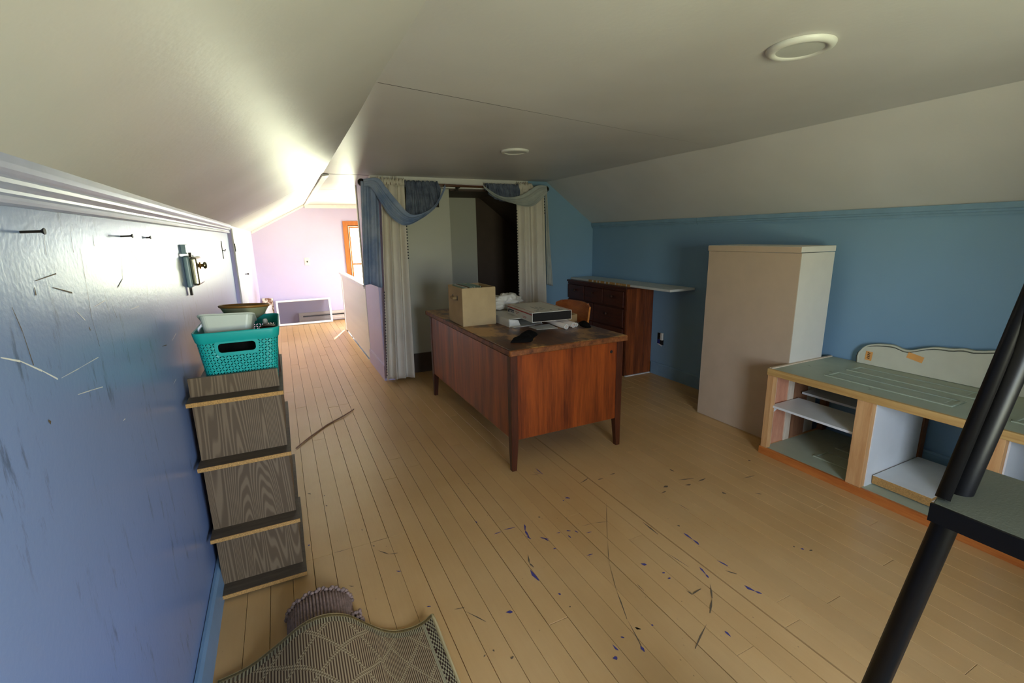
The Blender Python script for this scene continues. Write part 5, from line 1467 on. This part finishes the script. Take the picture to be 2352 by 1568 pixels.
gathered(sc1, 1.115, 1.435, 1.905, [(1.11, 1.56), (1.20, 1.565), (1.30, 1.60), (1.40, 1.68), (1.455, 1.78)], 9, 'valance', 'gathered_panel')
sc2 = thing('grey_scarf_valance', 'blue-grey scarf swagged over the rod beside the blue partition', 'scarf', (2.3, RY, 1.75))
drape('s', [(1.885, 1.885), (1.96, 1.835), (2.06, 1.785), (2.18, 1.775), (2.30, 1.80), (2.40, 1.85), (2.50, 1.90), (2.61, 1.90)],
      [(1.895, 1.86), (2.0, 1.775), (2.10, 1.735), (2.22, 1.705), (2.34, 1.682), (2.44, 1.70), (2.53, 1.76), (2.62, 1.83)], '', 'grey_scarf', 3, .009, root=sc2)
gathered(sc2, 1.93, 2.29, 1.905, [(1.95, 1.80), (2.05, 1.75), (2.14, 1.735), (2.22, 1.74), (2.29, 1.76)], 9, 'valance', 'gathered_panel')
obj('tail', MB().grid(24, 40, lambda u, v: Vector((2.600 + .020 * v + (.035 + .065 * v) * u, RY - .030 - .012 * math.sin(2 * PI * 1.8 * u + .8) - .012 * math.sin(u * 3) + .02 * u, 1.845 + (.835 + .03 * (1 - u) - 1.845) * v))), 'grey_scarf', sc2, smooth=True, solid=.0015)
obj('rod_wrap', MB().grid(40, 12, lambda u, v: Vector((2.46 + .145 * u, RY + (.024 + .005 * math.sin(u * 33)) * math.cos(v * 2 * PI), rodz(2.5) + (.028 + .006 * math.sin(u * 25)) * math.sin(v * 2 * PI)))), 'grey_scarf', sc2, smooth=True)

# ---- dark cloth in the bottom of the basket
dk = slab(lambda u, v: Vector((-.278 + .165 * u, 2.062 + .06 * v + .004 * math.sin(u * 9), SZ + .006 + .162 * v ** .3 + .004 * math.sin(u * 14))), (0, .10, .004), 14, 8)
tag(obj('dark_cloth', dk, 'black_cloth', None, smooth=False), 'dark folded cloth inside the teal basket behind the handle slot', 'cloth')
# ---- scratches on the left wall
def wall_marks(name, mat, lst):
    mb = MB()
    for pts, wd in lst:
        pp = [PX(a_, b_, XL) for a_, b_ in pts]
        for a_, b_ in zip(pp, pp[1:]):
            d = (b_ - a_); n_ = Vector((0, -d.z, d.y)).normalized() * wd
            up = Vector((.0007, 0, 0))
            mb.face([a_ - n_ * .4 + up, b_ - n_ + up, b_ + n_ * .6 + up, a_ + n_ * .4 + up])
    o_ = obj(name, mb, mat, bpy.data.objects['wall_left']); o_['kind'] = 'stuff'
wall_marks('pale_scratch_marks', 'white', [([(0, 821), (45, 829), (95, 851), (132, 870)], .0022), ([(140, 868), (180, 846), (225, 820)], .0012), ([(178, 906), (205, 897), (235, 888)], .0014), ([(395, 782), (404, 765)], .002), ([(282, 966), (287, 961)], .002), ([(215, 705), (240, 690)], .001), ([(175, 715), (195, 735)], .0015), ([(300, 710), (318, 703)], .0012), ([(398, 882), (404, 870)], .002)])
wall_marks('dark_scratch_marks', 'scuff', [([(26, 705), (50, 760), (76, 838)], .0016), ([(183, 570), (195, 640), (210, 730), (228, 795)], .0011), ([(203, 750), (207, 758)], .003), ([(278, 575), (281, 640)], .0012), ([(281, 640), (270, 660)], .002), ([(80, 645), (128, 628)], .0014), ([(300, 575), (320, 605)], .001), ([(120, 660), (165, 672)], .002), ([(78, 660), (82, 678)], .003), ([(258, 705), (268, 730)], .0012), ([(110, 965), (116, 970)], .004), ([(372, 795), (382, 792)], .002), ([(335, 630), (340, 700)], .0008), ([(100, 540), (105, 585)], .001), ([(160, 530), (168, 580)], .001), ([(212, 540), (216, 565)], .0015)])
